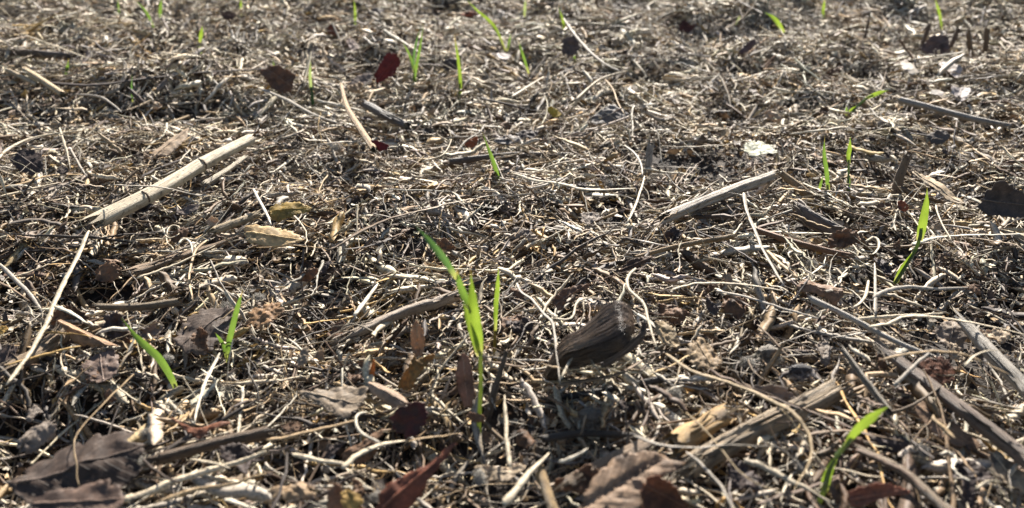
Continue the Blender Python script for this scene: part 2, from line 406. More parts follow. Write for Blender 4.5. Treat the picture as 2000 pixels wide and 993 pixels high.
def flakes(dens, y0, y1, size, off, wts):
    x, y = scatter(dens, y0, y1); n = len(x)
    sz = rng.uniform(*size, n)
    g = np.array([[-1, -.6, .1], [0, -.8, -.15], [1, -.5, .2], [-1.1, .2, .0], [0, .1, -.3], [1.0, .3, .25], [-.7, .8, .3], [.1, .9, 0], [.8, .7, .2]])
    G = g[None] * (1 + 0.35 * rng.normal(size=(n, 9, 3))); G[..., 2] *= rng.uniform(0.3, 2.2, (n, 1)); G[..., 1] *= rng.uniform(0.4, 1, (n, 1))
    e = rng.normal(size=(n, 3, 3)) * np.array([1, 1, 0.45]); a = unit(e[:, 0]); b = unit(np.cross(unit(e[:, 1] * [0.5, 0.5, .3] + [0, 0, 1.0]), a)); k = np.cross(a, b)
    W = (G[..., :1] * a[:, None] + G[..., 1:2] * b[:, None] + G[..., 2:] * k[:, None]) * sz[:, None, None] * 0.5
    W += np.stack([x, y, TH(x, y) + off[0] + (off[1] - off[0]) * rng.beta(2, 1.4, n)], -1)[:, None]
    q = np.array([[0, 1, 4, 3], [1, 2, 5, 4], [3, 4, 7, 6], [4, 5, 8, 7]])
    return W.reshape(-1, 3), (np.arange(n)[:, None, None] * 9 + q).reshape(-1, 4), np.repeat(pick_cols(n, wts), 9, 0)
def litter():
    DEN = 1.0
    parts = []
    for (y0, y1, S, K, far, ds) in ((0.12, 0.6, 13, 5, 0.92, (9000, 12500, 2800, 12000, 24000, 34000, 1100)), (0.6, 1.1, 9, 4, 1.05, (10000, 12000, 2900, 11000, 8000, 28000, 1300)),
                               (1.1, 2.5, 6, 3, 1.2, (9000, 11500, 3000, 10000, 0, 21000, 1500))):
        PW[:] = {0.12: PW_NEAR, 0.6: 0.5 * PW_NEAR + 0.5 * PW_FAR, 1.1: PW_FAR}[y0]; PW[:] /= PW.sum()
        for cls, d in zip(('fine', 'medium', 'thick', 'strip', 'hair', 'shred', 'chunk'), ds):
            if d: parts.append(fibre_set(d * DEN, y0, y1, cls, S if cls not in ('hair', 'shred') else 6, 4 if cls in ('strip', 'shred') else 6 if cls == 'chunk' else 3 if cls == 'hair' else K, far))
    V, F, c = join(parts)
    o = mk('straw_litter', V, F, M_STRAW, c, smooth=False); o['kind'] = 'stuff'; o['label'] = 'matted dry straw and curled stems covering the soil'; o['category'] = 'straw'

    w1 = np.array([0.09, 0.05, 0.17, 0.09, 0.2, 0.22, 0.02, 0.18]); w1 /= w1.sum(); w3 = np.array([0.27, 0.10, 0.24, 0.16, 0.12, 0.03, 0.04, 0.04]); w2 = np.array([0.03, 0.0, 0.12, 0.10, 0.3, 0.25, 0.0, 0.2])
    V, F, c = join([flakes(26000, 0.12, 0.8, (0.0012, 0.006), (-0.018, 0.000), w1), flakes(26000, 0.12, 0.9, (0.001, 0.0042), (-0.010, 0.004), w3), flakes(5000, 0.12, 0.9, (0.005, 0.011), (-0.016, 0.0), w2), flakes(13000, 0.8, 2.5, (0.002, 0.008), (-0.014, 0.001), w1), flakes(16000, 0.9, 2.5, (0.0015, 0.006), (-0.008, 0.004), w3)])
    o = mk('leaf_crumbs', V, F, M_STRAW, c); o['kind'] = 'stuff'; o['label'] = 'broken leaf crumbs and chaff lying among the straw'; o['category'] = 'chaff'

# ------------------------------------------------------------------ helpers for the things
def strand_points(px, off, n):
    q = spline(px, n); P = ground(q, off)
    P[1:-1] = 0.25 * P[:-2] + 0.5 * P[1:-1] + 0.25 * P[2:]
    return P
def upright_points(px, n, lean=0.0, off=-0.004):
    """First pixel is the base on the ground; the rest stands in an upright plane through it."""
    b = ground([px[0]], off)[0]; nrm = unit(np.array([0, 1.0, -lean]))
    q = spline(px, n); return onplane(q, b, nrm)
def straw(label, col, wpx, px, off=0.007, up=False, ref=None, flat=0.8, name='straw', cat='straw', group='loose straws and thin stems', m=None, lean=0.1, taper=0.5, n=None):
    px = np.asarray(px, float); L = np.linalg.norm(np.diff(px, axis=0), axis=1).sum()
    n = n or int(np.clip(L / 9, 10, 60))
    P = upright_points(px, n, lean) if up else strand_points(px, off, n)
    if not up: press(P, 0.010)
    jit = np.cumsum(rng.normal(0, 1, (n, 3)), 0); jit -= np.linspace(0, 1, n)[:, None] * jit[-1]
    P = P + jit * 0.00014
    s = np.linspace(0, 1, n)
    r = 0.88 * wpx / 2 * depth(P.mean(0)) / FPX * (1 - taper * s ** 3) * (1 + 0.07 * np.sin(s * 25 + rng.uniform(0, 6)))
    r[0] *= 0.55; r[-1] *= 0.6
    K = 6; flat = flat * rng.uniform(.35, .8); r = r * np.clip(1 + 0.09 * rng.normal(size=n), .6, 1.4)
    prof = 1 + 0.2 * rng.normal(size=K)
    V, F = sweep(P[None], r[None], K, flat, rng.uniform(-.6, .6), rng.normal(0, .6), prof)
    cap = np.array([[K - 1 - i for i in range(K)], [(n - 1) * K + i for i in range(K)]])
    c = np.array(C[col] if isinstance(col, str) else col) * rng.uniform(0.92, 1.08)
    o = mk(name, V, [F, cap], m or M_STRAW, c, ringuv(P, K), origin=P[0], smooth=False)
    return tag(o, label, cat, group, ref, px.mean(0))
def stalk(label, col, wpx, px, off=0.004, up=False, ref=None, nodes=(), groove=0.0, flat=0.85, lean=0.1, name='broken_stalk', cat='stalk',
          group='broken woody stalks', pith=(0.55, 0.46, 0.32), frayed=0, taper=0.1, rough=0.6):
    px = np.asarray(px, float); L = np.linalg.norm(np.diff(px, axis=0), axis=1).sum()
    n = int(np.clip(L / 8, 14, 70)); K = 28
    P = upright_points(px, n, lean, -0.006) if up else strand_points(px, off, n)
    s = np.linspace(0, 1, n)
    press(P if not up else P[:1], 0.022)
    wp = np.interp(s, np.linspace(0, 1, len(wpx)), wpx) if hasattr(wpx, '__len__') else wpx
    r0 = np.mean(wp) / 2 * depth(P.mean(0)) / FPX
    r = wp / np.mean(wp) * r0 * (1 - taper * s)
    for q in nodes: r = r * (1 + 0.05 * np.exp(-((s - q) * L / 12) ** 2))
    th = np.arange(K) / K * 2 * np.pi
    prof = 1 + 0.06 * rough * rng.normal(size=K) + 0.04 * np.sin(th * 5 + 1)
    for _ in range(2 if groove else 0):
        k = rng.integers(3, K - 3); prof[k] -= groove; prof[k + 1] -= groove * 0.6
    r = r * 0.94 * (1 + 0.03 * rough * rng.normal(size=n)) * (1 + 0.06 * rough * np.sin(s * L / 30 + rng.uniform(0, 6)))
    wig = np.cumsum(rng.normal(0, 1, (n, 3)), 0); wig -= np.linspace(0, 1, n)[:, None] * wig[-1]; P = P + wig * r0 * 0.035 * rough
    V, F = sweep(P[None], r[None], K, flat, rng.uniform(0, 6), 0.25, prof)
    Vr = V.reshape(n, K, 3); Vr += rng.normal(0, 0.022, Vr.shape) * r0 * rough; t0 = unit(P[0] - P[2]); t1 = unit(P[-1] - P[-3])
    Vr[0] += t0 * (r0 * (rng.uniform(0, 1, (K, 1)) ** 3 * 2.6 - .2)); Vr[-1] += t1 * (r0 * (rng.uniform(0, 1, (K, 1)) ** 3 * 2.6 - .2))
    root = mk(name, V, F, M_STALK, C[col] if isinstance(col, str) else col, ringuv(P, K), origin=P[0])
    for a, b, rr, ring in ((P[0], t0, r[0], Vr[1]), (P[-1], t1, r[-1], Vr[-2])):
        ctr = ring.mean(0); pts = [ctr + b * rr * 0.1]; fc = []
        for f in (0.45, 0.93):
            pts += list(ctr + (ring - ctr) * f * (1 + 0.03 * rng.normal(size=(K, 1))) + b * (rr * 0.12 * rng.normal(size=(K, 1)) * (1 - f)))
        tri = np.array([[0, 1 + i, 1 + (i + 1) % K] for i in range(K)])
        qd = np.array([[1 + i, 1 + K + i, 1 + K + (i + 1) % K, 1 + (i + 1) % K] for i in range(K)])
        mk('pith', np.array(pts), [tri, qd], M_STALK, pith, np.array(pts) * 60, parent=root, origin=ctr)
    for q in nodes:
        i = int(np.clip(q * (n - 1), 2, n - 3)); PP = np.linspace(0, 1, 5)[:, None] * (P[i + 1] - P[i - 1]) * 0.5 + P[i] * 1.0 - (P[i + 1] - P[i - 1]) * 0.25
        PP = P[i] + unit(P[i + 1] - P[i - 1]) * np.linspace(-1, 1, 5)[:, None] * r0 * 0.16
        V, F = sweep(PP[None], (np.array([0.99, 1.06, 1.09, 1.06, 0.99]) * r[i])[None], K, flat, 0.3, 0, 1 + 0.03 * rng.normal(size=K))
        mk('node_ring', V, F, M_STALK, (0.13, 0.085, 0.05), ringuv(PP, K), parent=root, origin=P[i])
    if r0 > 0.0035 and not up and rough > 0.3:                   # bark that peels away in flat strips
        for j in range(4):
            i0 = int(rng.uniform(0, .6) * n); m = max(6, int(rng.uniform(.25, .5) * n)); seg = P[i0:i0 + m]
            if len(seg) < 6: continue
            a = rng.uniform(-1.2, 1.2); T_ = unit(seg[-1] - seg[0]); A_ = unit(np.cross(T_, [0, 0, 1.0])); B_ = np.cross(A_, T_)
            u = np.linspace(0, 1, len(seg))[:, None]
            Q = seg + (A_ * math.sin(a) + B_ * math.cos(a)) * r0 * (np.where(flat < .6, .62, .98) + 0.05 + rng.uniform(.2, 1.2) * np.clip(u - .55, 0, 1) ** 2 * 4)
            V, F = sweep(Q[None], (r0 * rng.uniform(.12, .3) * np.sqrt(np.clip(1 - (2 * u[:, 0] - 1) ** 4, .05, 1)))[None], 4, .18, a * -1.0, 0.4)
            mk('bark_strip', V, F, M_STALK, np.clip(np.array(C[col] if isinstance(col, str) else col) * rng.uniform(.7, 1.35), 0, .7), ringuv(Q, 4), parent=root, origin=Q[0], smooth=False)
    for j in range(frayed if up or rough < .3 else frayed + 4):
        e = 0 if rng.random() < 0.5 else -1; p0 = P[e] + rng.normal(0, 0.5, 3) * r0; d = (t0 if e == 0 else t1) + rng.normal(0, 0.45, 3) * [1, 1, .6]
        ln = rng.uniform(1.2, 3.5) * r0; u = np.linspace(-0.6, 1, 9)[:, None]
        Q = p0 + d * ln * u + np.array([0, 0, -0.4]) * ln * u ** 2 + rng.normal(0, 0.3, 3) * ln * u ** 2
        V, F = sweep(Q[None], (r0 * rng.uniform(0.04, 0.1) * np.linspace(1, 0.3, 9))[None], 5)
        mk('frayed_fibre', V, F, M_STALK, (0.36, 0.29, 0.2), ringuv(Q, 5), parent=root, origin=Q[0])
    return tag(root, label, cat, group, ref, px.mean(0))
def leaf(label, col, poly, tilt=15, side=0, off=0.006, curl=0.0, curl2=0.0, crumple=0.5, ribs=0.0, ref=None, axis=None, petiole=None, midrib=True,
         name='fallen_leaf', cat='leaf', group='fallen dry leaves', serr=0.03, rounds=1, torn=0.085):
    poly = np.asarray(poly, float); ctr = poly.mean(0); col = np.array(C[col] if isinstance(col, str) else col) * [.96, .92, .86]
    low = np.array([ctr[0], poly[:, 1].max() if tilt > 35 else ctr[1]])
    p0 = ground([low], off)[0]
    a, b = R(tilt), R(side)
    n = unit(np.array([math.sin(b) * math.cos(a * 0.5), -math.sin(a), math.cos(a)]))
    Pp = onplane(poly, p0, n)
    ex = unit(np.cross([0, 1.0, 0.001], n)); ey = np.cross(n, ex)
    q = np.stack([(Pp - p0) @ ex, (Pp - p0) @ ey], 1); c0 = q.mean(0)
    for _ in range(rounds):                           # round the traced outline
        q = np.stack([0.8 * q + 0.2 * np.roll(q, -1, 0), 0.2 * q + 0.8 * np.roll(q, -1, 0)], 1).reshape(-1, 2)
    size = np.ptp(q, axis=0).max(); step = size / 26
    pts = []
    for i in range(len(q)):
        d = q[(i + 1) % len(q)] - q[i]; m = max(1, int(np.linalg.norm(d) / step))
        for j in range(m): pts.append(q[i] + d * j / m)
    pts = np.array(pts); pts = c0 + (pts - c0) * (1 + serr * rng.normal(size=(len(pts), 1)) + serr * np.sin(np.arange(len(pts)) * 2.1)[:, None])
    ai = np.arctan2(*(pts - c0).T); sd0 = rng.uniform(0, 99)
    wob = sum(a_ * np.sin(f_ * ai + rng.uniform(0, 6)) for f_, a_ in ((5, .5), (9, .6), (14, .5), (23, .4)))
    pts = c0 + (pts - c0) * (1 + torn * np.minimum(wob, 0.4))[:, None]
    if axis is None:
        u_, s_, vt = np.linalg.svd(pts - pts.mean(0), full_matrices=False); ax = vt[0]
    else:
        aa = onplane(axis, p0, n); ax = np.array([(aa[1] - aa[0]) @ ex, (aa[1] - aa[0]) @ ey]); ax = ax / np.linalg.norm(ax)
    bx = np.array([-ax[1], ax[0]])
    lo, hi = pts.min(0), pts.max(0)
    gx, gy = np.meshgrid(np.arange(lo[0], hi[0], step), np.arange(lo[1], hi[1], step)); g = np.stack([gx.ravel(), gy.ravel()], 1)
    g += rng.uniform(-.2, .2, g.shape) * step
    ins = np.zeros(len(g), bool); A, B = pts, np.roll(pts, -1, 0)
    for (x1, y1), (x2, y2) in zip(A, B):
        cond = ((y1 > g[:, 1]) != (y2 > g[:, 1])); xx = (x2 - x1) * (g[:, 1] - y1) / ((y2 - y1) or 1e-12) + x1
        ins ^= cond & (g[:, 0] < xx)
    near = np.min(np.linalg.norm(g[:, None] - pts[None], axis=2), 1) > step * 0.45
    allp = np.vstack([pts, g[ins & near]])
    v2, e2, f2, *_ = delaunay_2d_cdt([Vector(p) for p in allp], [], [list(range(len(pts)))], 1, 1e-9)
    v2 = np.array([(p[0], p[1]) for p in v2]); f2 = np.array([list(f) for f in f2 if len(f) == 3])
    rel = v2 - c0; al = rel @ ax; ac = rel @ bx; hl = max(np.abs(al).max(), 1e-5); hc = max(np.abs(ac).max(), 1e-5)
    sd = rng.integers(1, 999)
    nz = vnoise(v2[:, 0] / (size * .3) + sd, v2[:, 1] / (size * .3), sd) + 0.5 * vnoise(v2[:, 0] / (size * .12) + sd, v2[:, 1] / (size * .12), sd + 1) + 0.35 * vnoise(v2[:, 0] / (size * .05), v2[:, 1] / (size * .05), sd + 2)
    h = curl * (ac / hc) ** 2 * hc + curl2 * (al / hl) ** 2 * hl + crumple * nz * size * 0.17
    if ribs: h = h + ribs * size * np.abs(np.sin((al / hl * 0.5 - np.abs(ac) / hc * 0.3) * 22)) - 0.06 * size * np.exp(-(ac / hc / 0.08) ** 2)
    V = p0 + v2[:, :1] * ex + v2[:, 1:] * ey + h[:, None] * n
    press(V[::12], 0.02)
    uv = np.stack([ac / hc, al / hl, np.zeros(len(al))], 1)
    cc = np.tile(np.array(C[col] if isinstance(col, str) else col, float), (len(V), 1))
    o = mk(name, V, f2, M_LEAF, cc, uv, origin=p0)
    sm = o.modifiers.new('thickness', 'SOLIDIFY'); sm.thickness = 0.00035; sm.offset = 0
    cd = np.array(C[col] if isinstance(col, str) else col, float)
    if midrib and size > 0.016:
        t = np.linspace(-0.85, 0.88, 16); pos = c0 + ax * (t * hl)[:, None]
        k = np.argmin(np.linalg.norm(pos[:, None] - v2[None], axis=2), 1)
        ok = np.linalg.norm(pos - v2[k], axis=1) < step * 1.2; k = k[ok]
        if len(k) > 5:
            Q = p0 + pos[ok][:, :1] * ex + pos[ok][:, 1:] * ey + (h[k] + 0.0003)[:, None] * n
            V, F = sweep(Q[None], (np.linspace(0.00055, 0.0002, len(Q)) * min(1.5, size / 0.03))[None], 5)
            mk('midrib', V, F, M_STRAW, np.clip(cd * 1.35 + 0.01, 0, .7), parent=o, origin=Q[0])
    if petiole is not None:
        Q = onplane(spline(petiole, 10), p0, n) + n * 0.0008
        V, F = sweep(Q[None], np.linspace(0.0009, 0.0006, 10)[None], 6)
        mk('petiole', V, F, M_STRAW, np.clip(cd * 1.2, 0, .7), parent=o, origin=Q[0])
    return tag(o, label, cat, group, ref, ctr)
GREEN = (0.12, 0.20, 0.05); LIME = (0.185, 0.265, 0.048); PALE_G = (0.27, 0.33, 0.19); BLUE_G = (0.075, 0.15, 0.06)
def seedling(label, base, blades, stem=None, ref=None, lean=0.05, sheath=(0.45, 0.5, 0.22)):
    """blades: (pixels, width px, colour, facing); stem: (pixels, width px)."""
    BASES.append(base); b = ground([base], -0.005)[0]; press(b, 0.034); root = empty('grass_seedling', b)
    nrm = unit(np.array([0, 1.0, -lean])); sc = depth(b) / FPX
    if stem:
        Q = onplane(spline(stem[0], 14), b, nrm)
        V, F = sweep(Q[None], (stem[1] / 2 * sc * np.linspace(1, 0.8, 14))[None], 8, 0.8)
        mk('sheath', V, F, M_GRASS, sheath, np.tile([[0.1, 0, 0]], (len(V), 1)), parent=root, origin=Q[0])
    for bl in blades:
        px, wpx, col = bl[:3]; face = bl[3] if len(bl) > 3 else rng.uniform(-.5, .5); prof = bl[4] if len(bl) > 4 else 'mid'
        n = 26; Q = onplane(spline(px, n), b, nrm); t = np.linspace(0, 1, n)
        Q[:, 1] += 0.12 * (t * (1 - t)) * np.linalg.norm(Q[-1] - Q[0]) * rng.uniform(-1, 1)
        T = unit(np.gradient(Q, axis=0)); A = unit(np.cross(T, nrm)); B = np.cross(T, A)
        tw = face + np.linspace(-.5, .6, n) * rng.choice([-1, 1])
        A2 = A * np.cos(tw)[:, None] + B * np.sin(tw)[:, None]; B2 = np.cross(T, A2)
        wd = (0.28 + 0.72 * np.sin(np.pi * np.clip(t * 0.92 + 0.12, 0, 1)) ** 0.8) * np.clip((1.02 - t) / 0.3, 0.03, 1) ** 0.7
        if prof == 'tip': wd = np.clip((1.02 - t) / 0.6, 0.04, 1) ** 0.8
        hw = wd * (0.76 if base[1] > 300 else 0.66) * wpx / 2 * sc / max(0.6, abs(math.cos(face)))
        us = np.array([-1, -.5, 0, .5, 1.0])
        V = Q[:, None] + us[None, :, None] * hw[:, None, None] * A2[:, None] + (np.abs(us) * 0.35)[None, :, None] * hw[:, None, None] * B2[:, None]
        V = V.reshape(-1, 3); i = (np.arange(n - 1)[:, None] * 5 + np.arange(4)[None]).ravel()
        uv = np.stack([np.tile(us, n), np.repeat(t, 5), np.zeros(n * 5)], 1)
        tb = np.repeat(t, 5)[:, None]; cc = np.tile(np.array(col), (n * 5, 1))
        cc = cc * (1 - np.clip(1 - tb * 5, 0, 1)) + np.array([0.36, 0.36, 0.16]) * np.clip(1 - tb * 5, 0, 1)
        dry = rng.choice([0, .08, .16]); k_ = np.clip((tb - 1 + dry) / .06, 0, 1) if dry else 0 * tb
        cc = cc * (1 - k_) + np.array([0.36, 0.27, 0.13]) * k_
        mk('blade', V, np.stack([i, i + 1, i + 6, i + 5], 1), M_GRASS, cc, uv, parent=root, origin=Q[0])
    tag(root, label, 'grass seedling', 'green grass seedlings sprouting through the litter', ref, np.mean([base, blades[0][0][-1]], 0))
    return root
# ------------------------------------------------------------------ green seedlings
G, LM, PG, BG = GREEN, LIME, PALE_G, BLUE_G
seedling('tallest bright green seedling near the centre with four blades on one upright stem', (935, 852),
         [([(938, 690), (934, 655), (925, 605), (921, 570), (919, 528)], 25, LM, 0.15), ([(936, 695), (925, 655), (912, 615), (904, 592)], 18, LM, 0.3),
          ([(919, 604), (908, 580), (898, 552), (892, 525)], 17, G, 0.2), ([(893, 545), (868, 505), (838, 470), (810, 440)], 15, BG, 0.4)],
         ([(935, 852), (937, 800), (939, 750), (938, 685)], 9), ref='the tallest seedling')
seedling('white dried sheath with a kinked thin blade leaning on the tallest seedling', (921, 606), [([(921, 606), (912, 588), (900, 566), (893, 548)], 9, PG, 0.2, 'tip')])
seedling('slim upright green seedling with brownish base, just right of the tallest seedling', (968, 718),
         [([(967, 650), (968, 600), (972, 560), (974, 519)], 12, LM, 0.2)], ([(968, 718), (966, 685), (967, 645)], 7), sheath=(0.28, 0.22, 0.08))
seedling('single arching green blade leaning left above the dark bottom left leaf', (348, 768),
         [([(348, 768), (335, 738), (312, 702), (286, 678), (262, 655), (237, 621)], 19, G, 0.3)], ref='the arching left blade')
seedling('small two bladed seedling beside the dark grey leaf left of centre', (443, 714),
         [([(444, 708), (447, 672), (457, 630), (468, 590), (474, 568)], 14, G, 0.2), ([(442, 700), (437, 676), (428, 660), (420, 650)], 10, G, 0.1)], ref='the two bladed seedling')
seedling('lime green bent seedling with a tiny hole near its tip at bottom right', (1586, 1006),
         [([(1610, 960), (1614, 935), (1625, 905), (1645, 878)], 24, LM, 0.1), ([(1645, 878), (1668, 845), (1700, 818), (1736, 794)], 30, LM, 0.1)],
         ([(1586, 1006), (1598, 985), (1610, 955), (1619, 920), (1632, 894), (1650, 872), (1664, 856)], 12), sheath=(0.36, 0.42, 0.17), ref='the bottom right seedling')
seedling('broad lime blade standing tall at the right beside the dark curved leaf', (1747, 554),
         [([(1749, 552), (1762, 525), (1778, 500), (1792, 482)], 17, LM, 0.1), ([(1796, 470), (1800, 440), (1806, 400), (1811, 366)], 22, LM, 0.05)],
         ([(1747, 554), (1776, 508), (1790, 484), (1797, 462), (1799, 445)], 8), sheath=(0.25, 0.32, 0.12), ref='the broad right blade')
seedling('green seedling with small low side blades, left one of the pair behind the leaning stub', (1618, 386),
         [([(1618, 380), (1614, 340), (1608, 296), (1611, 266)], 11, G, 0.1), ([(1600, 370), (1603, 355), (1608, 340)], 8, G), ([(1590, 392), (1596, 385), (1603, 378)], 9, G)],
         ([(1618, 386), (1616, 360)], 6), ref='the left one of the paired seedlings')
seedling('slim pale seedling with a swollen tip, right one of the pair behind the leaning stub', (1656, 382),
         [([(1658, 322), (1656, 305), (1659, 290), (1661, 268)], 12, LM, 0.1, 'mid'), ([(1657, 380), (1657, 360), (1658, 335)], 9, G, 0.2)],
         ([(1656, 382), (1657, 350), (1658, 312)], 5), sheath=PG)
seedling('bent blade pointing right with a dewdrop bright tip in the upper right', (1655, 227),
         [([(1655, 225), (1665, 213), (1682, 202)], 10, LM, 0.1), ([(1690, 192), (1710, 183), (1735, 177)], 13, LM, 0.1, 'mid'), ([(1653, 226), (1653, 217), (1654, 206)], 7, G)],
         ([(1655, 227), (1678, 205), (1695, 190), (1705, 185)], 6), sheath=(0.25, 0.32, 0.12), ref='the bent upper right blade')
seedling('thin leaning seedling with white tip in front of the dark log at centre', (978, 374),
         [([(977, 365), (971, 339), (961, 310), (953, 290), (942, 258)], 10, G, 0.2)], ([(978, 374), (976, 355)], 5), ref='the thin centre seedling')
seedling('three bladed upright seedling just right of the upright red leaf', (811, 184),
         [([(811, 180), (810, 152), (815, 122), (822, 86), (827, 47)], 9, G, .1), ([(810, 150), (805, 125), (797, 102), (786, 82)], 7, G, .2), ([(810, 140), (808, 115), (812, 85), (822, 52)], 7, BG, .3)],
         ([(811, 184), (810, 150)], 6), ref='the three bladed seedling')
seedling('tall slim seedling with twisted tip standing right of the three bladed seedling', (897, 204),
         [([(897, 200), (899, 160), (895, 115), (887, 65)], 10, LM, .2)], ([(897, 204), (899, 160)], 5))
seedling('pale blue green seedling standing left of the orange upright twig', (612, 212),
         [([(609, 185), (606, 160), (606, 140), (607, 118)], 9, PG, .1)], ([(612, 212), (608, 170)], 6), sheath=BG, ref='the pale blue seedling')
seedling('short green stub blade in front of the brown leaf at upper left', (541, 158), [([(541, 158), (538, 140), (533, 118)], 9, G, .1)])
seedling('seedling with one very long blade leaning far left at the top edge', (988, 102),
         [([(987, 100), (970, 60), (955, 40), (934, 22), (912, 0)], 9, LM, .2), ([(990, 100), (994, 84), (998, 66)], 7, G, .2)], ref='the long bladed top seedling')
seedling('drooping green blade with white bent tip right of the long bladed top seedling', (1033, 144), [([(1033, 144), (1024, 116), (1017, 96), (1012, 78)], 8, G, .2)])
seedling('curved green blade rising behind the grey purple upright leaf', (1102, 70), [([(1102, 70), (1100, 45), (1090, 12)], 8, LM, .1)])
seedling('tiny green spike in front of the grey purple upright leaf', (1123, 120), [([(1123, 120), (1122, 108), (1121, 94)], 7, G, .1)])
seedling('faint pale green blade at the top edge right of centre', (1024, 34), [([(1024, 34), (1025, 18), (1027, -4)], 8, PG, .1)])
seedling('upright green blade beside the dark blue leaf at the top', (694, 56), [([(694, 56), (694, 30), (691, -4)], 8, LM, .1)])
seedling('narrow green blade at the top edge, leftmost of all', (234, 36), [([(234, 36), (233, 20), (230, -4)], 6, G, .1)])
seedling('long thin green blade leaning left beside the leftmost top blade', (304, 66), [([(304, 66), (294, 40), (282, 20), (262, -2)], 8, G, .1)])
seedling('upright green blade cut by the top edge right of the long leaning one', (314, 40), [([(314, 40), (313, 20), (315, -4)], 10, G, .1)])
seedling('yellow green blade standing at the top edge left of centre', (470, 34), [([(470, 34), (471, 15), (471, -4)], 8, LM, .1)])
seedling('broken green blade crossed by a pale stem in the upper left', (392, 112), [([(392, 112), (391, 98), (391, 86)], 9, PG, .1), ([(391, 84), (393, 68), (395, 50)], 11, LM, .1)])
seedling('small green blade above the tan cut stubs in the upper left', (130, 162), [([(130, 162), (131, 140), (134, 114)], 9, G, .1)])
seedling('tiny dark green spike over the long dark twig in the upper left', (259, 200), [([(259, 200), (258, 175), (258, 146)], 6, BG, .1)])
seedling('bright bent blade leaning left at the top, far right of centre', (1536, 78), [([(1532, 66), (1520, 46), (1508, 34), (1492, 24)], 13, LM, .1)], ([(1536, 78), (1531, 62)], 5), sheath=PG)
seedling('faint upright yellow green blade at the top right', (1608, 42), [([(1608, 42), (1608, 20), (1612, -4)], 9, LM, .1)])
seedling('slim upright green blade behind the row of dark upright stubs', (1839, 60), [([(1839, 60), (1835, 30), (1826, -4)], 9, LM, .1)])
seedling('faint drooping pale blade left of the bright bent top blade', (1436, 58), [([(1436, 58), (1440, 42), (1447, 28)], 8, PG, .2)])
seedling('small shaded green blade lying low beside the leaning stub on the right', (1560, 372), [([(1590, 398), (1594, 388), (1600, 380)], 9, G, .2)])

# ------------------------------------------------------------------ broken stalks and stubs
stalk('long pale cream stalk with dark rings lying diagonally at left', (0.60, 0.50, 0.345), (33, 31), [(192, 430), (300, 376), (393, 321), (490, 272)], nodes=(.28, .66), groove=.1, off=0.012, rough=.12, frayed=2, ref='the long cream stalk')
stalk('thin pale split stalk lying close under the long cream stalk', 'pale', 13, [(402, 358), (440, 335), (478, 308)], off=0.006)
stalk('beige grey stalk with a long groove, half buried right of centre', (0.48, 0.41, 0.325), 42, [(1300, 425), (1400, 385), (1505, 347)], groove=.3, off=0.010, frayed=8, flat=.55, rough=.4, ref='the grooved beige stalk')
stalk('flattened brown grey split stalk lying left of the tallest seedling', (0.38, 0.305, 0.23), (44, 54), [(690, 652), (780, 614), (885, 580)], groove=.25, off=0.008, frayed=9, flat=.45, rough=.45, ref='the split brown stalk')
stalk('slim silvery stalk running down to the right above the long dark log', (0.50, 0.45, 0.38), (15, 12), [(1585, 585), (1660, 620), (1745, 665), (1815, 694)], off=0.013, taper=.3, rough=.2, ref='the silvery stalk')
stalk('long dark log with a bright ridge running off the right edge', (0.20, 0.15, 0.115), (28, 44), [(1735, 690), (1830, 762), (1920, 832), (2040, 925)], off=0.013, groove=.15, rough=.35, flat=.85, frayed=5, ref='the long dark log')
stalk('thick grey log at the right edge above the long dark log', (0.40, 0.36, 0.30), (36, 44), [(1890, 640), (1950, 705), (2040, 800)], off=0.010, groove=.25, rough=.5, flat=.7, ref='the thick grey log')
stalk('shredded brown fibrous stalk slanting up at the lower right', (0.40, 0.305, 0.195), (46, 54), [(1345, 912), (1480, 838), (1630, 762)], groove=.3, frayed=14, off=0.006, flat=.5, rough=.5, ref='the shredded stalk')
stalk('golden brown round stalk end left of the shredded stalk', (0.45, 0.29, 0.12), 50, [(1322, 868), (1365, 840), (1412, 812)], off=0.008, ref='the golden stalk end')
stalk('flat fibrous brown strip lying above the ribbed tan leaf', (0.27, 0.19, 0.12), (26, 30), [(1110, 942), (1190, 900), (1265, 864)], groove=.25, flat=.35, frayed=5, off=0.010)
stalk('short dark brown stick pointing at the big dark bottom left leaf', (0.16, 0.11, 0.07), 25, [(310, 897), (420, 868), (525, 843)], off=0.008, groove=.15, ref='the dark brown stick')
stalk('bundle like brown stalk piece lying left of the folded tan leaf', (0.26, 0.18, 0.11), (34, 22), [(268, 528), (340, 506), (440, 472)], groove=.3, flat=.5, frayed=6, ref='the brown bundle')
stalk('short tan stalk piece touching the folded tan leaf', (0.42, 0.32, 0.19), 21, [(417, 451), (460, 436), (502, 420)], groove=.12, off=0.009)
stalk('dark weathered log in shade below the upright red leaf', (0.11, 0.095, 0.08), 22, [(716, 206), (752, 226), (795, 247)], off=0.009, ref='the dark weathered log')
stalk('orange tan twig leaning upright with a forked foot, upper centre', (0.42, 0.27, 0.13), (9, 16), [(666, 166), (676, 205), (690, 232), (730, 292)], off=0.013, ref='the orange upright twig')
stalk('dark cut stub standing upright on the right', (0.17, 0.125, 0.085), (25, 21), [(1746, 402), (1757, 352), (1771, 309)], up=True, ref='the upright dark stub')
stalk('brown stub leaning left with a bright edge, right of the beige stalk', (0.27, 0.2, 0.12), (24, 17), [(1594, 396), (1562, 368), (1528, 340)], up=True, ref='the leaning stub')
stalk('slender dark stub leaning right, left of the purple brown leaf at top right', 'umber', 7, [(1686, 92), (1691, 68), (1697, 40)], up=True)
stalk('dark thin stub standing against the left side of the purple brown leaf', 'umber', 9, [(1797, 99), (1806, 74), (1816, 48)], up=True)
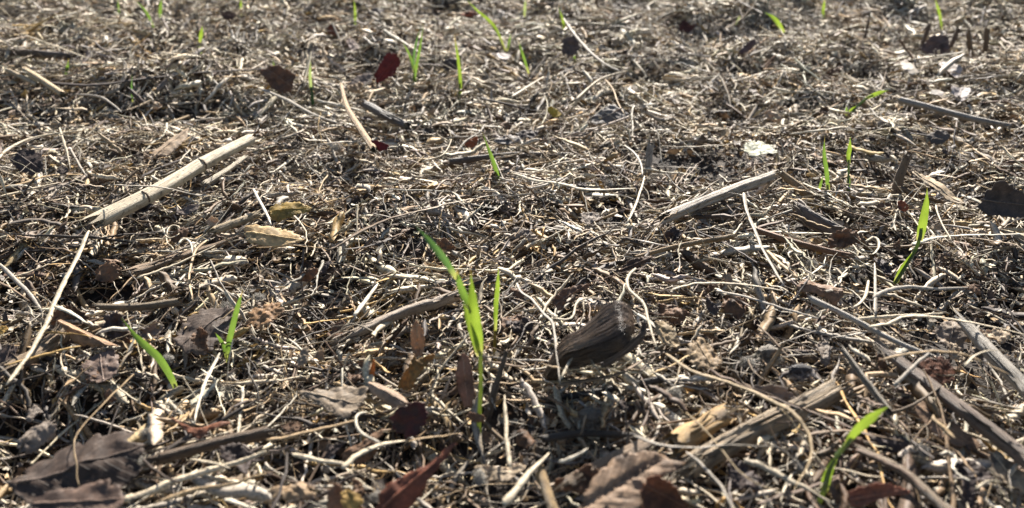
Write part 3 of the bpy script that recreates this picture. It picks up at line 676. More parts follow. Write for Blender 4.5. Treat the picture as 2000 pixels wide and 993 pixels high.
stalk('dark stub leaning right in front of the purple brown leaf', 'umber', 10, [(1852, 106), (1862, 80), (1872, 56)], up=True, ref='the dark leaning stub')
stalk('curved dark stub standing right of the purple brown leaf', 'brown', 11, [(1897, 107), (1894, 86), (1891, 64)], up=True)
stalk('thickest upright dark stub at the far end of the stub row', 'brown', 13, [(1922, 108), (1926, 84), (1928, 58)], up=True, ref='the last dark stub')
stalk('thin dark stub poking out of the straw at the top edge', 'brown', 7, [(1169, 30), (1166, 10), (1164, -6)], up=True)
stalk('wavy grey branch lying at the right below the white leaf scraps', (0.27, 0.24, 0.2), (17, 13), [(1758, 196), (1830, 214), (1890, 230), (1962, 245)], off=0.010, ref='the wavy grey branch')
stalk('dark shaded log lying across behind the thin centre seedling', (0.14, 0.11, 0.085), 14, [(880, 316), (1000, 304), (1110, 304)], off=0.002, ref='the shaded cross log')
stalk('tan cut stalk with a pale end, upper left', (0.42, 0.31, 0.17), 15, [(50, 138), (85, 160), (122, 184)], off=0.014, ref='the tan cut stalk')
stalk('thinner tan stalk lying parallel left of the tan cut stalk', (0.40, 0.30, 0.18), 10, [(16, 138), (42, 151), (72, 166)], off=0.010)
stalk('pale tan stick end standing at bottom centre', (0.40, 0.27, 0.13), 26, [(1056, 925), (1066, 955), (1082, 1000)], off=0.010)
stalk('thick brown stalk lying under the long pale stem at left', (0.28, 0.2, 0.12), 36, [(30, 715), (80, 690), (135, 645)], off=0.006, groove=.2, ref='the thick left stalk')
stalk('blackened stick lying flat below the curled dark husk', (0.085, 0.075, 0.065), (14, 20), [(1090, 778), (1170, 765), (1300, 740)], off=0.003, groove=.15, ref='the blackened stick')
stalk('second blackened stick above the flat brown strip', (0.10, 0.085, 0.07), 18, [(1060, 858), (1140, 846), (1240, 852)], off=0.003, groove=.1)
stalk('grey standing stick right of the slim upright seedling', (0.17, 0.14, 0.11), (20, 10), [(952, 812), (968, 755), (988, 690)], up=True, groove=.2, ref='the grey standing stick')
stalk('grey broad stalk strip slanting below the silvery stalk', (0.30, 0.26, 0.2), (24, 34), [(1650, 690), (1690, 745), (1735, 805)], off=0.012, flat=.4, groove=.2, ref='the grey strip')
stalk('brown stalk running along the left side of the long dark log', (0.30, 0.22, 0.15), 18, [(1715, 672), (1770, 716), (1830, 765)], off=0.009)
stalk('speckled brown stick in the bottom right corner area', (0.24, 0.18, 0.12), (20, 26), [(1680, 880), (1760, 920), (1850, 1000)], off=0.010, ref='the speckled stick')
stalk('dark plank like bark slab below the leaning stub', (0.16, 0.13, 0.11), (50, 30), [(1560, 415), (1605, 440), (1668, 466)], off=0.006, flat=.4, groove=.2)
stalk('reddish brown reed lying along the right of centre', (0.24, 0.13, 0.07), 15, [(1480, 450), (1560, 476), (1660, 500)], off=0.008)
stalk('golden brown broken reed below the grooved beige stalk', (0.36, 0.24, 0.12), (9, 14), [(1240, 503), (1330, 480), (1432, 462)], off=0.010, groove=.2, frayed=3)
stalk('short grey peg standing up in shade right of centre', (0.33, 0.31, 0.28), 17, [(1266, 332), (1268, 306), (1272, 280)], up=True, ref='the grey peg')
stalk('brown stick with a gnarled end left of the dark grey leaf', (0.25, 0.19, 0.12), (14, 18), [(195, 600), (270, 600), (350, 590)], off=0.010, groove=.15)
stalk('long dark brown log partly hidden at the left edge, far up', (0.12, 0.085, 0.06), 16, [(-20, 103), (50, 104), (135, 110)], off=0.008)

# ------------------------------------------------------------------ the curled husk
def husk():
    b = ground([(1165, 735)], 0.0)[0]; nS, nT = 181, 44
    def sheet(lines, bulge, amp, freq, name, parent, col):
        L_ = [spline(l, nT) for l in lines]; k = np.linspace(0, 1, len(L_)); wv = np.linspace(0, 1, nS)
        G_ = np.stack([np.stack([np.interp(wv, k, [l[t][c] for l in L_]) for c in (0, 1)], -1) for t in range(nT)], 1)
        d = rays(G_.reshape(-1, 2)); tt = np.linspace(0, 1, nT)[None]; rid = np.sin(wv * np.pi * 2 * freq + 0.8 * np.sin(wv * 17))[:, None] * np.ones((1, nT))
        yy = b[1] - (bulge(wv[:, None], tt) + amp * rid * (0.4 + 0.6 * np.sin(np.pi * tt))) + 0.00025 * rng.normal(size=(nS, 1))
        P = CAMP + d * (yy.ravel() / d[:, 1])[:, None]
        i = (np.arange(nS - 1)[:, None] * nT + np.arange(nT - 1)[None]).ravel()
        cc = np.array(col) * (1 + 0.3 * np.repeat(rng.normal(size=(nS // 2 + 1, 1, 1)), 2, 0)[:nS] * np.ones((1, nT, 1))) * np.ones((1, 1, 3))
        o = mk(name, P, np.stack([i, i + nT, i + nT + 1, i + 1], 1), M_STALK, np.clip(cc, .02, .5).reshape(-1, 3), np.stack(np.broadcast_arrays(wv[:, None] * 9, 0 * tt, tt * 0.06), -1).reshape(-1, 3), parent=parent, origin=b)
        m = o.modifiers.new('thickness', 'SOLIDIFY'); m.thickness = 0.0006; m.offset = 0
        return o
    dome = np.array([(-116, 2), (-88, -14), (-62, -36), (-43, -57), (-18, -68), (4, -58), (15, -33), (12, -3)], float)
    lines = []
    for f in (1.0, 0.8, 0.6, 0.42, 0.25, 0.1, 0.0, -0.15, -0.35):
        q = dome.copy(); g = max(f, 0)
        q[:, 1] = q[:, 1] * g + (1 - f) * np.array([50, 46, 40, 32, 22, 13, 7, 4]); q[3:, 0] *= 0.45 + 0.55 * g
        q = np.vstack([[(-158, 84), (-140, 34 + (1 - f) * 40)], q])
        lines.append([tuple(p) for p in q + [1222, 656]])
    root = sheet(lines, lambda w, t: 0.004 + 0.020 * np.sin(np.pi * np.clip(w * 0.97 + 0.02, 0, 1)) * (0.2 + 0.8 * np.sin(np.pi * np.clip(t * 0.88, 0, 1))) + 0.006 * t, 0.0002, 30, 'curled_husk', None, (0.045, 0.034, 0.028))
    flare = [[(1190, 715), (1222, 690), (1240, 664), (1252, 645), (1254, 628)], [(1180, 705), (1214, 684), (1236, 662), (1256, 648), (1262, 630)],
             [(1170, 725), (1220, 694), (1244, 676), (1260, 655), (1261, 632)]]
    sheet(flare, lambda w, t: 0.022 - 0.006 * t + 0.003 * np.sin(np.pi * w), 0.0004, 12, 'flared_edge', root, (0.14, 0.11, 0.09))
    Q = []
    for _ in range(140):
        w = (len(Q) + rng.random()) / 140 * 8; i = min(7, int(w)); f = w - i
        q = spline(np.array(lines[i]) * (1 - f) + np.array(lines[i + 1]) * f + rng.normal(0, 1.0, (10, 2)) + rng.normal(0, 2.2, (1, 2)), 30)
        d = rays(q); w01 = w / 8; tq = np.linspace(0, 1, 30)
        yy = b[1] - (0.0046 + abs(rng.normal(0, .0011)) + 0.020 * np.sin(np.pi * np.clip(w01 * 0.97 + 0.02, 0, 1)) * (0.2 + 0.8 * np.sin(np.pi * tq * 0.88)) + 0.006 * tq)
        Q.append(CAMP + d * (yy / d[:, 1])[:, None])
    V, F = sweep(np.array(Q), np.full((140, 30), 0.00019) * np.linspace(1, .6, 30), 4)
    mk('husk_fibres', V, F, M_HUSK, np.repeat(np.clip(np.where(np.arange(140)[:, None] < 52, np.array([0.19, 0.14, 0.105]), np.array([0.075, 0.055, 0.043])) * rng.uniform(.55, 1.4, (140, 1)), 0, .6), 120, 0), parent=root, origin=b)  # top strands lighter brown, with the roll's sky highlights put into their colour
    tag(root, 'dark ribbed husk with a rolled over top, right of the slim upright seedling', 'husk', None, 'the dark curled husk', (1170, 660))
husk()
straw('tan straw lying across the lower front of the dark curled husk', 'tan', 6, [(1060, 712), (1120, 722), (1190, 716), (1250, 722)], off=0.022)
straw('pale bent straw resting on the left end of the dark curled husk', 'pale', 6, [(1096, 742), (1118, 700), (1140, 690), (1176, 735)], off=0.024)
straw('brown straw tucked under the front of the dark curled husk', 'brown', 9, [(1090, 752), (1150, 742), (1215, 728), (1262, 700)], off=0.016)

# ------------------------------------------------------------------ fallen leaves
leaf('largest dark purple brown leaf, blurred in the bottom left corner', (0.075, 0.055, 0.045), [(16, 955), (40, 925), (105, 880), (160, 853), (210, 838), (262, 843), (277, 880), (272, 921), (240, 945), (200, 960), (105, 969), (55, 978)], tilt=12, off=.014, crumple=.7, torn=.1, curl=-.2, ref='the big dark leaf')
leaf('brown leaf edge overlapping the big dark leaf at the bottom', (0.13, 0.09, 0.072), [(55, 985), (100, 962), (150, 950), (215, 935), (240, 960), (232, 1010), (140, 1030), (60, 1020)], tilt=18, off=.019, crumple=.4)
leaf('dark grey leaf lying beside the two bladed seedling', (0.12, 0.094, 0.078), [(350, 637), (372, 615), (395, 603), (455, 600), (462, 630), (432, 657), (410, 690), (372, 695), (345, 682), (340, 660)], tilt=14, off=.008, crumple=.45, axis=[(455, 605), (350, 690)], ref='the dark grey leaf')
leaf('grey brown ragged leaf below the arching left blade', (0.17, 0.125, 0.105), [(155, 721), (178, 694), (222, 680), (236, 712), (217, 742), (185, 750)], tilt=10, crumple=.7, off=.007)
leaf('rolled tan brown leaf crossing the long pale stem at left', (0.34, 0.225, 0.14), [(112, 628), (130, 620), (158, 640), (222, 666), (224, 673), (188, 672), (150, 662), (128, 648)], tilt=14, curl=-1.1, crumple=.5, off=.014, ref='the rolled tan leaf')
leaf('round dark purple leaf at the left edge with a ragged outline', (0.072, 0.053, 0.047), [(18, 313), (33, 298), (50, 290), (68, 294), (81, 300), (89, 321), (80, 336), (65, 342), (48, 338), (34, 332)], tilt=30, off=.012, crumple=.35, ref='the round dark leaf')
leaf('tiny purple leaf scrap right of the round dark leaf', (0.09, 0.07, 0.06), [(108, 336), (120, 322), (133, 328), (135, 336), (122, 342)], tilt=25, off=.012)
leaf('mustard yellow leaf curled at its edge above the folded tan leaf', (0.33, 0.235, 0.07), [(521, 405), (545, 396), (567, 393), (590, 397), (605, 405), (607, 413), (578, 420), (558, 426), (534, 432)], tilt=24, off=.019, crumple=.5, curl=-.15, ref='the mustard yellow leaf')
leaf('folded tan leaf with dark veins left of centre', (0.52, 0.39, 0.21), [(477, 443), (500, 438), (535, 440), (562, 446), (582, 458), (596, 472), (575, 480), (530, 479), (490, 477), (478, 468)], tilt=26, off=.019, curl=-.2, crumple=.6, ref='the folded tan leaf')
leaf('tan withered leaf tip hanging upright in front of the split brown stalk', (0.36, 0.26, 0.17), [(811, 624), (820, 634), (828, 645), (830, 673), (826, 690), (818, 700), (806, 690), (801, 672), (801, 648)], tilt=68, off=.004, curl=-.5, ribs=.03, ref='the hanging tan leaf tip')
leaf('mauve brown upright leaf left of the tall seedling stem', (0.24, 0.15, 0.11), [(904, 683), (916, 702), (924, 735), (927, 775), (918, 796), (903, 790), (891, 760), (889, 715)], tilt=62, off=.004, curl=-.5, crumple=.4, ref='the mauve upright leaf')
leaf('golden brown twisted leaf below the hanging tan leaf tip', (0.33, 0.20, 0.07), [(805, 697), (818, 700), (845, 690), (850, 697), (826, 720), (812, 745), (800, 766), (780, 762), (775, 745), (795, 722)], tilt=50, crumple=1.0, off=.004)
leaf('thin orange brown leaf sliver standing above the rolled beige leaf', (0.40, 0.17, 0.05), [(729, 697), (733, 712), (731, 735), (726, 748), (717, 742), (724, 720)], tilt=70, off=.004, midrib=False)
leaf('rolled beige brown leaf above the maroon leaf', (0.38, 0.28, 0.20), [(716, 750), (735, 745), (757, 748), (777, 760), (790, 775), (800, 789), (778, 794), (752, 782), (735, 770), (722, 762)], tilt=16, curl=-.9, crumple=.3, off=.016, ref='the rolled beige leaf')
leaf('dark maroon rounded leaf with a fine toothed edge, bottom centre', (0.105, 0.036, 0.032), [(760, 822), (772, 800), (795, 790), (815, 784), (832, 790), (836, 808), (830, 828), (818, 848), (800, 855), (778, 848)], tilt=55, off=.004, crumple=.35, curl=.2, ref='the maroon leaf')
leaf('wide grey beige leaf with a wavy edge left of the rolled beige leaf', (0.24, 0.195, 0.145), [(573, 762), (590, 764), (608, 770), (647, 757), (690, 750), (713, 757), (717, 774), (699, 801), (672, 816), (650, 806), (632, 796), (612, 786)], tilt=10, crumple=.7, off=.009, ref='the wide grey leaf')
leaf('red brown leaf with a long narrow tip at the bottom edge', (0.20, 0.075, 0.045), [(726, 1000), (736, 975), (752, 950), (790, 926), (822, 915), (845, 902), (868, 878), (888, 862), (884, 880), (864, 905), (845, 930), (822, 965), (800, 1000)], tilt=38, off=.010, crumple=.5, curl=-.3, ref='the red brown tipped leaf')
leaf('large ribbed tan leaf with pleated veins at the bottom edge', (0.27, 0.19, 0.13), [(1130, 1005), (1145, 965), (1165, 925), (1192, 900), (1220, 888), (1262, 882), (1310, 888), (1335, 912), (1300, 930), (1262, 945), (1250, 1005)], tilt=18, off=.015, ribs=.022, crumple=.12, axis=[(1140, 1000), (1320, 890)], ref='the ribbed tan leaf')
leaf('dark rust brown leaf folded open beside the ribbed tan leaf', (0.17, 0.075, 0.04), [(1250, 1010), (1252, 950), (1272, 925), (1300, 935), (1330, 962), (1352, 1010)], tilt=55, off=.008, curl=.6, crumple=.5)
leaf('upright red leaf glowing in the sun at the upper centre', (0.15, 0.030, 0.026), [(728, 162), (733, 140), (745, 121), (752, 108), (766, 101), (778, 108), (783, 120), (775, 138), (766, 150), (745, 160)], tilt=66, off=.006, crumple=.3, ref='the upright red leaf')
leaf('mauve grey leaf lying against the foot of the upright red leaf', (0.19, 0.15, 0.13), [(679, 168), (690, 154), (705, 146), (724, 142), (728, 160), (716, 170), (695, 172)], tilt=30, off=.009, crumple=.4)
leaf('brown shaded leaf in the upper left behind the short green stub', (0.16, 0.09, 0.055), [(505, 137), (522, 130), (541, 128), (562, 136), (580, 148), (568, 178), (545, 186), (524, 165)], tilt=45, crumple=.6, off=.006, ref='the brown shaded leaf')
leaf('large dark blue grey leaf curving upright at the right edge', (0.08, 0.066, 0.058), [(1905, 412), (1914, 392), (1926, 376), (1934, 360), (1944, 352), (1975, 368), (2015, 388), (2020, 430), (1990, 425), (1960, 426), (1928, 420)], tilt=58, off=.006, curl=.35, crumple=.35, ref='the dark curved leaf')
leaf('pale straw coloured husk leaf left of the dark curved leaf', (0.44, 0.36, 0.25), [(1776, 336), (1792, 338), (1815, 343), (1850, 368), (1893, 402), (1875, 398), (1850, 388), (1822, 370), (1795, 352)], tilt=12, off=.013, crumple=.4, ref='the pale husk leaf')
leaf('pale mint lichen covered leaf curled upward right of centre', (0.46, 0.48, 0.38), [(1450, 300), (1456, 284), (1468, 277), (1484, 276), (1500, 280), (1512, 292), (1517, 310), (1504, 304), (1490, 303), (1468, 307)], tilt=6, off=.012, curl=.25, crumple=.6, ref='the mint leaf')
leaf('grey purple leaf standing upright at the top right of centre', (0.12, 0.098, 0.09), [(1097, 106), (1098, 78), (1110, 72), (1121, 70), (1133, 88), (1128, 106), (1112, 112)], tilt=60, off=.006, ref='the grey purple leaf')
leaf('dark red brown leaf with two lobes near the top', (0.075, 0.03, 0.026), [(1324, 52), (1334, 39), (1342, 42), (1348, 50), (1364, 46), (1354, 58), (1346, 64), (1334, 64)], tilt=55, off=.008, ref='the two lobed dark leaf')
leaf('grey curled leaf in the upper middle, right of the tiny yellow leaf', (0.20, 0.185, 0.175), [(1149, 240), (1160, 224), (1174, 214), (1198, 205), (1215, 216), (1230, 228), (1212, 240), (1180, 247)], tilt=28, off=.010, crumple=.7, ref='the grey curled leaf')
leaf('tiny yellow and white leaf beside the grey curled leaf', (0.48, 0.36, 0.06), [(1066, 212), (1076, 208), (1088, 214), (1097, 224), (1092, 231), (1078, 228)], tilt=35, off=.012, midrib=False)
leaf('purple brown leaf behind the dark upright stubs', (0.15, 0.105, 0.09), [(1795, 99), (1806, 82), (1822, 68), (1850, 70), (1858, 92), (1848, 106), (1818, 108)], tilt=45, off=.006, crumple=.4, ref='the purple brown leaf')
leaf('bright white sunlit leaf scrap below the purple brown leaf', (0.48, 0.44, 0.38), [(1757, 122), (1765, 116), (1774, 118), (1784, 128), (1796, 144), (1780, 146), (1764, 138)], tilt=8, off=.013, midrib=False, ref='the white leaf scrap')
leaf('pale grey curled leaf scrap right of the white leaf scrap', (0.46, 0.42, 0.40), [(1832, 124), (1842, 122), (1862, 132), (1882, 146), (1868, 154), (1848, 146), (1838, 136)], tilt=10, off=.012, curl=.6)
leaf('pale leaf with a dark fold above the wavy grey branch', (0.42, 0.39, 0.38), [(1852, 178), (1866, 172), (1884, 170), (1896, 180), (1888, 196), (1874, 200), (1862, 190)], tilt=14, off=.010, curl=.5)
leaf('small pale leaf lying left of the pale folded one', (0.38, 0.35, 0.33), [(1816, 178), (1832, 174), (1846, 182), (1840, 188), (1824, 186)], tilt=8, off=.010)
leaf('dark grey leaf behind the pale husk leaf on the right', (0.14, 0.12, 0.105), [(1806, 268), (1826, 256), (1846, 254), (1858, 268), (1844, 280), (1824, 284)], tilt=35, off=.010)
leaf('lavender grey leaf scrap below the long bladed top seedling', (0.40, 0.36, 0.36), [(968, 102), (984, 103), (1000, 108), (992, 117), (974, 116)], tilt=10, off=.010, midrib=False)
leaf('dark blue grey leaf left of the tall slim top seedling', (0.09, 0.075, 0.066), [(860, 124), (876, 114), (892, 115), (902, 134), (890, 140), (868, 138)], tilt=40, off=.006)
leaf('dark blue leaf near the top edge beside the upright top blade', (0.12, 0.10, 0.09), [(706, 32), (720, 22), (732, 16), (752, 18), (742, 30), (728, 38)], tilt=35, off=.008, ref='the dark blue top leaf')
leaf('pale pinkish leaf standing left of the upright red leaf', (0.46, 0.37, 0.33), [(674, 76), (684, 73), (694, 82), (706, 92), (696, 102), (684, 98)], tilt=25, off=.009)
leaf('dark rust leaf upright near the top, left of the pale pinkish leaf', (0.16, 0.07, 0.045), [(638, 66), (642, 48), (652, 46), (663, 58), (660, 72)], tilt=60, off=.006)
leaf('dark red leaf scrap beside the foot of the orange upright twig', (0.16, 0.025, 0.025), [(722, 272), (740, 276), (762, 284), (752, 294), (738, 296)], tilt=45, off=.010, ref='the dark red scrap')
leaf('orange red leaf scrap left of the thin centre seedling', (0.30, 0.10, 0.04), [(905, 284), (918, 272), (934, 266), (932, 284), (920, 290)], tilt=40, off=.009)
leaf('grey flat leaf right of the thin centre seedling', (0.22, 0.2, 0.185), [(960, 276), (975, 268), (992, 263), (1022, 270), (1010, 280), (985, 284)], tilt=20, off=.010)
leaf('brown torn leaf behind the curled dark husk', (0.20, 0.125, 0.085), [(1076, 590), (1092, 568), (1120, 560), (1152, 554), (1150, 566), (1120, 574), (1104, 590), (1098, 612)], tilt=45, off=.009, crumple=.9)
leaf('dark brown leaf lying above the dark curled husk', (0.12, 0.075, 0.05), [(1208, 530), (1222, 514), (1238, 505), (1268, 500), (1284, 502), (1262, 514), (1240, 524), (1220, 534)], tilt=40, off=.010)
leaf('rolled brown leaf above the silvery stalk', (0.26, 0.175, 0.12), [(1556, 552), (1575, 542), (1610, 540), (1642, 550), (1650, 565), (1640, 590), (1622, 580), (1590, 568), (1566, 570)], tilt=20, curl=-.8, crumple=.8, off=.008, ref='the rolled brown leaf')
leaf('dark rust leaf in the hollow above the long dark log', (0.13, 0.055, 0.03), [(1786, 712), (1815, 700), (1845, 697), (1862, 715), (1868, 742), (1838, 752), (1808, 738)], tilt=25, off=.006, crumple=.5)
leaf('red brown curled leaf in the bottom right, right of the bottom right seedling', (0.22, 0.095, 0.06), [(1655, 965), (1680, 950), (1720, 944), (1760, 952), (1782, 962), (1750, 970), (1715, 975), (1685, 990), (1660, 990)], tilt=40, curl=.5, off=.010, ref='the red brown curled leaf')
leaf('broad tan brown husk under the long dark log', (0.30, 0.21, 0.145), [(1782, 792), (1800, 780), (1830, 796), (1870, 830), (1925, 872), (1900, 878), (1850, 866), (1810, 836)], tilt=22, off=.008, crumple=.3, ref='the broad tan husk')
leaf('tan papery husk scrap in the bottom right corner', (0.40, 0.33, 0.24), [(1930, 890), (1948, 880), (1975, 905), (2010, 935), (2005, 965), (1965, 945), (1940, 925)], tilt=14, off=.008, crumple=.5)
leaf('orange yellow leaf scrap at the left edge', (0.48, 0.32, 0.10), [(-5, 640), (8, 636), (18, 642), (8, 652), (-5, 656)], tilt=30, off=.012, midrib=False)
leaf('brown crumpled leaf in the dark hollow at left', (0.22, 0.135, 0.08), [(182, 535), (195, 518), (215, 508), (236, 520), (236, 540), (215, 552), (195, 552)], tilt=40, crumple=.75, torn=.14, off=.004, ref='the crumpled hollow leaf')
leaf('golden crumpled leaf right of the dark curled husk', (0.36, 0.28, 0.17), [(1275, 640), (1285, 625), (1308, 632), (1322, 655), (1330, 678), (1308, 680), (1288, 668)], tilt=18, crumple=.75, torn=.14, off=.010, ref='the golden crumpled leaf')
leaf('brown gold wrinkled leaf lump below the golden crumpled leaf', (0.31, 0.23, 0.14), [(1338, 690), (1355, 660), (1378, 664), (1400, 690), (1412, 716), (1388, 726), (1358, 720)], tilt=18, crumple=.75, torn=.14, off=.010)
leaf('orange brown crumpled leaf right of the two bladed seedling', (0.31, 0.19, 0.10), [(480, 640), (488, 610), (510, 598), (545, 590), (556, 606), (535, 625), (515, 642)], tilt=18, crumple=.75, torn=.14, off=.009, ref='the orange crumpled leaf')
leaf('tan husk strip leaning above the long cream stalk', (0.40, 0.31, 0.22), [(288, 305), (305, 288), (335, 266), (366, 250), (368, 264), (350, 284), (322, 304)], tilt=12, off=.012, curl=-.3, crumple=.25, ref='the tan husk strip')
leaf('dark grey leaf under the straw at the left below the cream stalk', (0.16, 0.13, 0.115), [(340, 415), (365, 402), (390, 398), (388, 412), (360, 422)], tilt=30, off=.008)
leaf('brown cupped leaf scrap bottom centre left of the red brown tipped leaf', (0.26, 0.16, 0.1), [(640, 1000), (641, 960), (652, 944), (668, 948), (672, 975), (690, 1000)], tilt=60, curl=.5, off=.006)
leaf('gold crumpled scrap left of the red brown tipped leaf', (0.46, 0.31, 0.10), [(665, 965), (680, 955), (705, 968), (710, 985), (690, 1000), (668, 990)], tilt=30, crumple=.75, torn=.14, off=.012)
leaf('dark brown leaf half hidden at the left edge, lower part', (0.10, 0.075, 0.065), [(-10, 690), (15, 672), (34, 676), (30, 700), (12, 740), (-10, 750)], tilt=30, off=.006)
leaf('rust forked leaf scrap above the dark brown stick', (0.24, 0.10, 0.055), [(332, 815), (352, 825), (380, 838), (410, 832), (448, 824), (445, 832), (405, 845), (385, 858), (362, 840)], tilt=20, off=.016, midrib=False)
leaf('grey beige husk scrap under the thick grey log', (0.30, 0.25, 0.2), [(1820, 640), (1860, 625), (1890, 650), (1880, 690), (1840, 680)], tilt=20, off=.004, crumple=.9)
leaf('dark round leaf in shade left of the long bladed top seedling', (0.12, 0.07, 0.05), [(430, 28), (445, 20), (462, 26), (458, 38), (440, 40)], tilt=40, off=.008)
leaf('rust red leaf scrap by the long blade at the top edge', (0.32, 0.10, 0.05), [(895, 30), (908, 24), (925, 22), (935, 30), (915, 34)], tilt=40, off=.009, midrib=False)
leaf('dark mauve leaf far right of the two lobed dark leaf', (0.15, 0.1, 0.095), [(1440, 104), (1455, 88), (1472, 76), (1478, 84), (1464, 98), (1450, 106)], tilt=45, off=.008)
leaf('rust orange leaf scrap at the foot of the upright dark stub', (0.34, 0.11, 0.05), [(1752, 396), (1762, 390), (1776, 404), (1772, 414), (1756, 412)], tilt=40, off=.010, midrib=False)

# ------------------------------------------------------------------ traced stems and straws
straw('long pale stem running down the left side past the rolled tan leaf', 'pale', 13, [(172, 452), (155, 488), (128, 540), (104, 592), (86, 637), (55, 690), (12, 752)], off=.016, ref='the long pale stem')
straw('pale arching straw at the left edge above the round dark leaf', 'pale', 8, [(-8, 315), (22, 288), (70, 268), (160, 255)], off=.012)
straw('thin straw dropping from the arching straw', 'pale', 5, [(116, 250), (124, 280), (130, 300), (137, 332)], off=.014)
straw('thin bent straw right of the round dark leaf', 'grey', 5, [(138, 290), (152, 315), (170, 345)], off=.011)
straw('long thin straw curving under the round dark leaf', 'tan', 5, [(-5, 366), (40, 360), (95, 344), (165, 342)], off=.010)
straw('thick pale straw left of the long cream stalk foot', 'pale', 9, [(-5, 385), (50, 372), (115, 357)], off=.010)
straw('dark thin stem crossing over the long cream stalk', 'grey', 5, [(222, 362), (300, 366), (345, 372), (398, 386)], off=.026)
straw('looped pale straw curl below the long cream stalk', 'pale', 4, [(318, 446), (328, 464), (348, 460), (352, 448), (340, 440), (330, 446), (326, 470), (340, 488)], off=.011, n=44)
straw('pale curled straw hook left of the folded tan leaf', 'white', 6, [(348, 478), (355, 468), (368, 468), (376, 480), (376, 498)], off=.012)
straw('thin tan stem bending down from the brown bundle', 'tan', 6, [(404, 470), (382, 488), (373, 512), (368, 545), (377, 588)], off=.014)
straw('pale flat straw along the front of the brown bundle', 'pale', 9, [(268, 543), (310, 530), (360, 510), (420, 480)], off=.016)
straw('grey bent stem left of the long pale stem', 'grey', 10, [(0, 515), (30, 545), (60, 575), (82, 610)], off=.009)
straw('dark stem at the far left below the grey bent stem', 'brown', 8, [(-5, 548), (25, 565), (60, 590)], off=.009)
straw('thin golden stem crossing low behind the long pale stem', 'gold', 6, [(12, 715), (70, 697), (158, 676)], off=.014)
straw('pale flat stick lying against the rolled tan leaf', 'white', 11, [(108, 598), (140, 612), (172, 632)], off=.020)
straw('thin bent tan stem hanging over the big dark leaf', 'tan', 6, [(262, 730), (215, 775), (162, 832), (145, 860), (147, 905), (154, 950)], off=.018, ref='the bent tan stem')
straw('pale frayed straw left of the wide grey leaf', 'white', 10, [(430, 690), (410, 730), (395, 765), (380, 830)], off=.013)
straw('short pale stick behind the split brown stalk', 'white', 11, [(691, 618), (712, 590), (737, 556)], off=.014)
straw('pale upright straw in front of the wide grey leaf', 'pale', 9, [(665, 742), (672, 715), (682, 688)], up=True)
straw('straight tan stem along the lower edge of the wide grey leaf', 'tan', 9, [(520, 860), (580, 848), (645, 833), (695, 821)], off=.014)
straw('curved white straw hook left of the maroon leaf', 'white', 7, [(716, 805), (700, 808), (693, 822), (700, 842), (718, 856), (746, 867)], off=.016)
straw('thick bent white straw below the maroon leaf', 'pale', 16, [(668, 914), (690, 895), (730, 876), (792, 861)], off=.013, ref='the bent white straw')
straw('thin pale straw joining the bent white straw from the left', 'pale', 9, [(572, 888), (620, 900), (680, 907)], off=.013)
straw('brown thin stem running from the bent white straw toward the tall seedling', 'tan', 6, [(796, 866), (850, 855), (905, 846)], off=.012)
straw('pale upright straw with a joint right of the tall seedling', 'pale', 10, [(995, 914), (988, 860), (986, 815), (985, 772)], off=.016, ref='the jointed straw')
straw('thin straw crossing behind the jointed straw', 'grey', 6, [(945, 890), (990, 858), (1010, 848), (1030, 842)], off=.010)
straw('stout pale straw slanting up at the bottom centre', 'pale', 13, [(985, 985), (1030, 930), (1072, 885)], off=.014)
straw('long pale twig arching across above the ribbed tan leaf', 'grey', 7, [(1240, 850), (1300, 868), (1365, 874), (1440, 870), (1519, 874), (1550, 895), (1572, 920)], off=.024, ref='the arching pale twig')
straw('long golden stem sweeping right and hooking down', (0.36, 0.27, 0.155), 7, [(1300, 690), (1353, 726), (1440, 750), (1532, 793), (1568, 830), (1580, 860), (1576, 905), (1552, 952)], off=.030, ref='the hooking golden stem')
straw('bent golden straw crossing the shredded stalk', (0.36, 0.27, 0.155), 6, [(1340, 804), (1372, 835), (1406, 870), (1440, 910), (1475, 940), (1525, 957)], off=.024)
straw('grey straw falling from the arching pale twig to the bottom edge', 'grey', 8, [(1340, 882), (1375, 910), (1405, 945), (1435, 1000)], off=.020)
straw('bent grey twig standing left of the dark curled husk', 'grey', 7, [(1010, 553), (1020, 570), (1042, 583), (1058, 605), (1078, 628), (1084, 660), (1086, 690), (1094, 750)], off=.022, ref='the bent grey twig')
straw('thin pale hook joining the bent grey twig', 'pale', 5, [(1078, 622), (1118, 624), (1124, 600), (1138, 585), (1172, 582)], off=.022)
straw('bent straw dropping right of the dark curled husk', 'pale', 8, [(1242, 524), (1226, 540), (1226, 564), (1244, 582), (1258, 600), (1270, 640), (1283, 682)], off=.028)
straw('pair of pale straws lying flat right of the husk', 'pale', 8, [(1308, 568), (1366, 555), (1440, 556), (1530, 568)], off=.016)
straw('grey straw lying just under the pair of pale straws', 'grey', 7, [(1400, 568), (1460, 580), (1540, 606), (1600, 622)], off=.012)
straw('slim straight grey straw standing over the centre', 'pale', 7, [(1225, 436), (1243, 390), (1259, 344)], off=.012)
straw('thin stem bent over the grey peg', 'grey', 5, [(1220, 284), (1240, 300), (1252, 320), (1255, 345)], off=.014)
straw('wide brown strap of straw sweeping up left of the tallest seedling', 'brown', 15, [(640, 490), (690, 462), (740, 438), (800, 418), (872, 400)], off=.010)
straw('long pale straw lying left of the grooved beige stalk', 'pale', 8, [(1000, 338), (1050, 354), (1100, 360), (1150, 370), (1240, 368)], off=.010)
straw('long frosty straw running to the right edge below the broad right blade', 'white', 8, [(1781, 478), (1815, 468), (1846, 462), (1920, 459), (2010, 456)], off=.012)
straw('bent pale straw right of the broad right blade', 'pale', 7, [(1829, 402), (1834, 425), (1845, 448), (1860, 475)], off=.012)
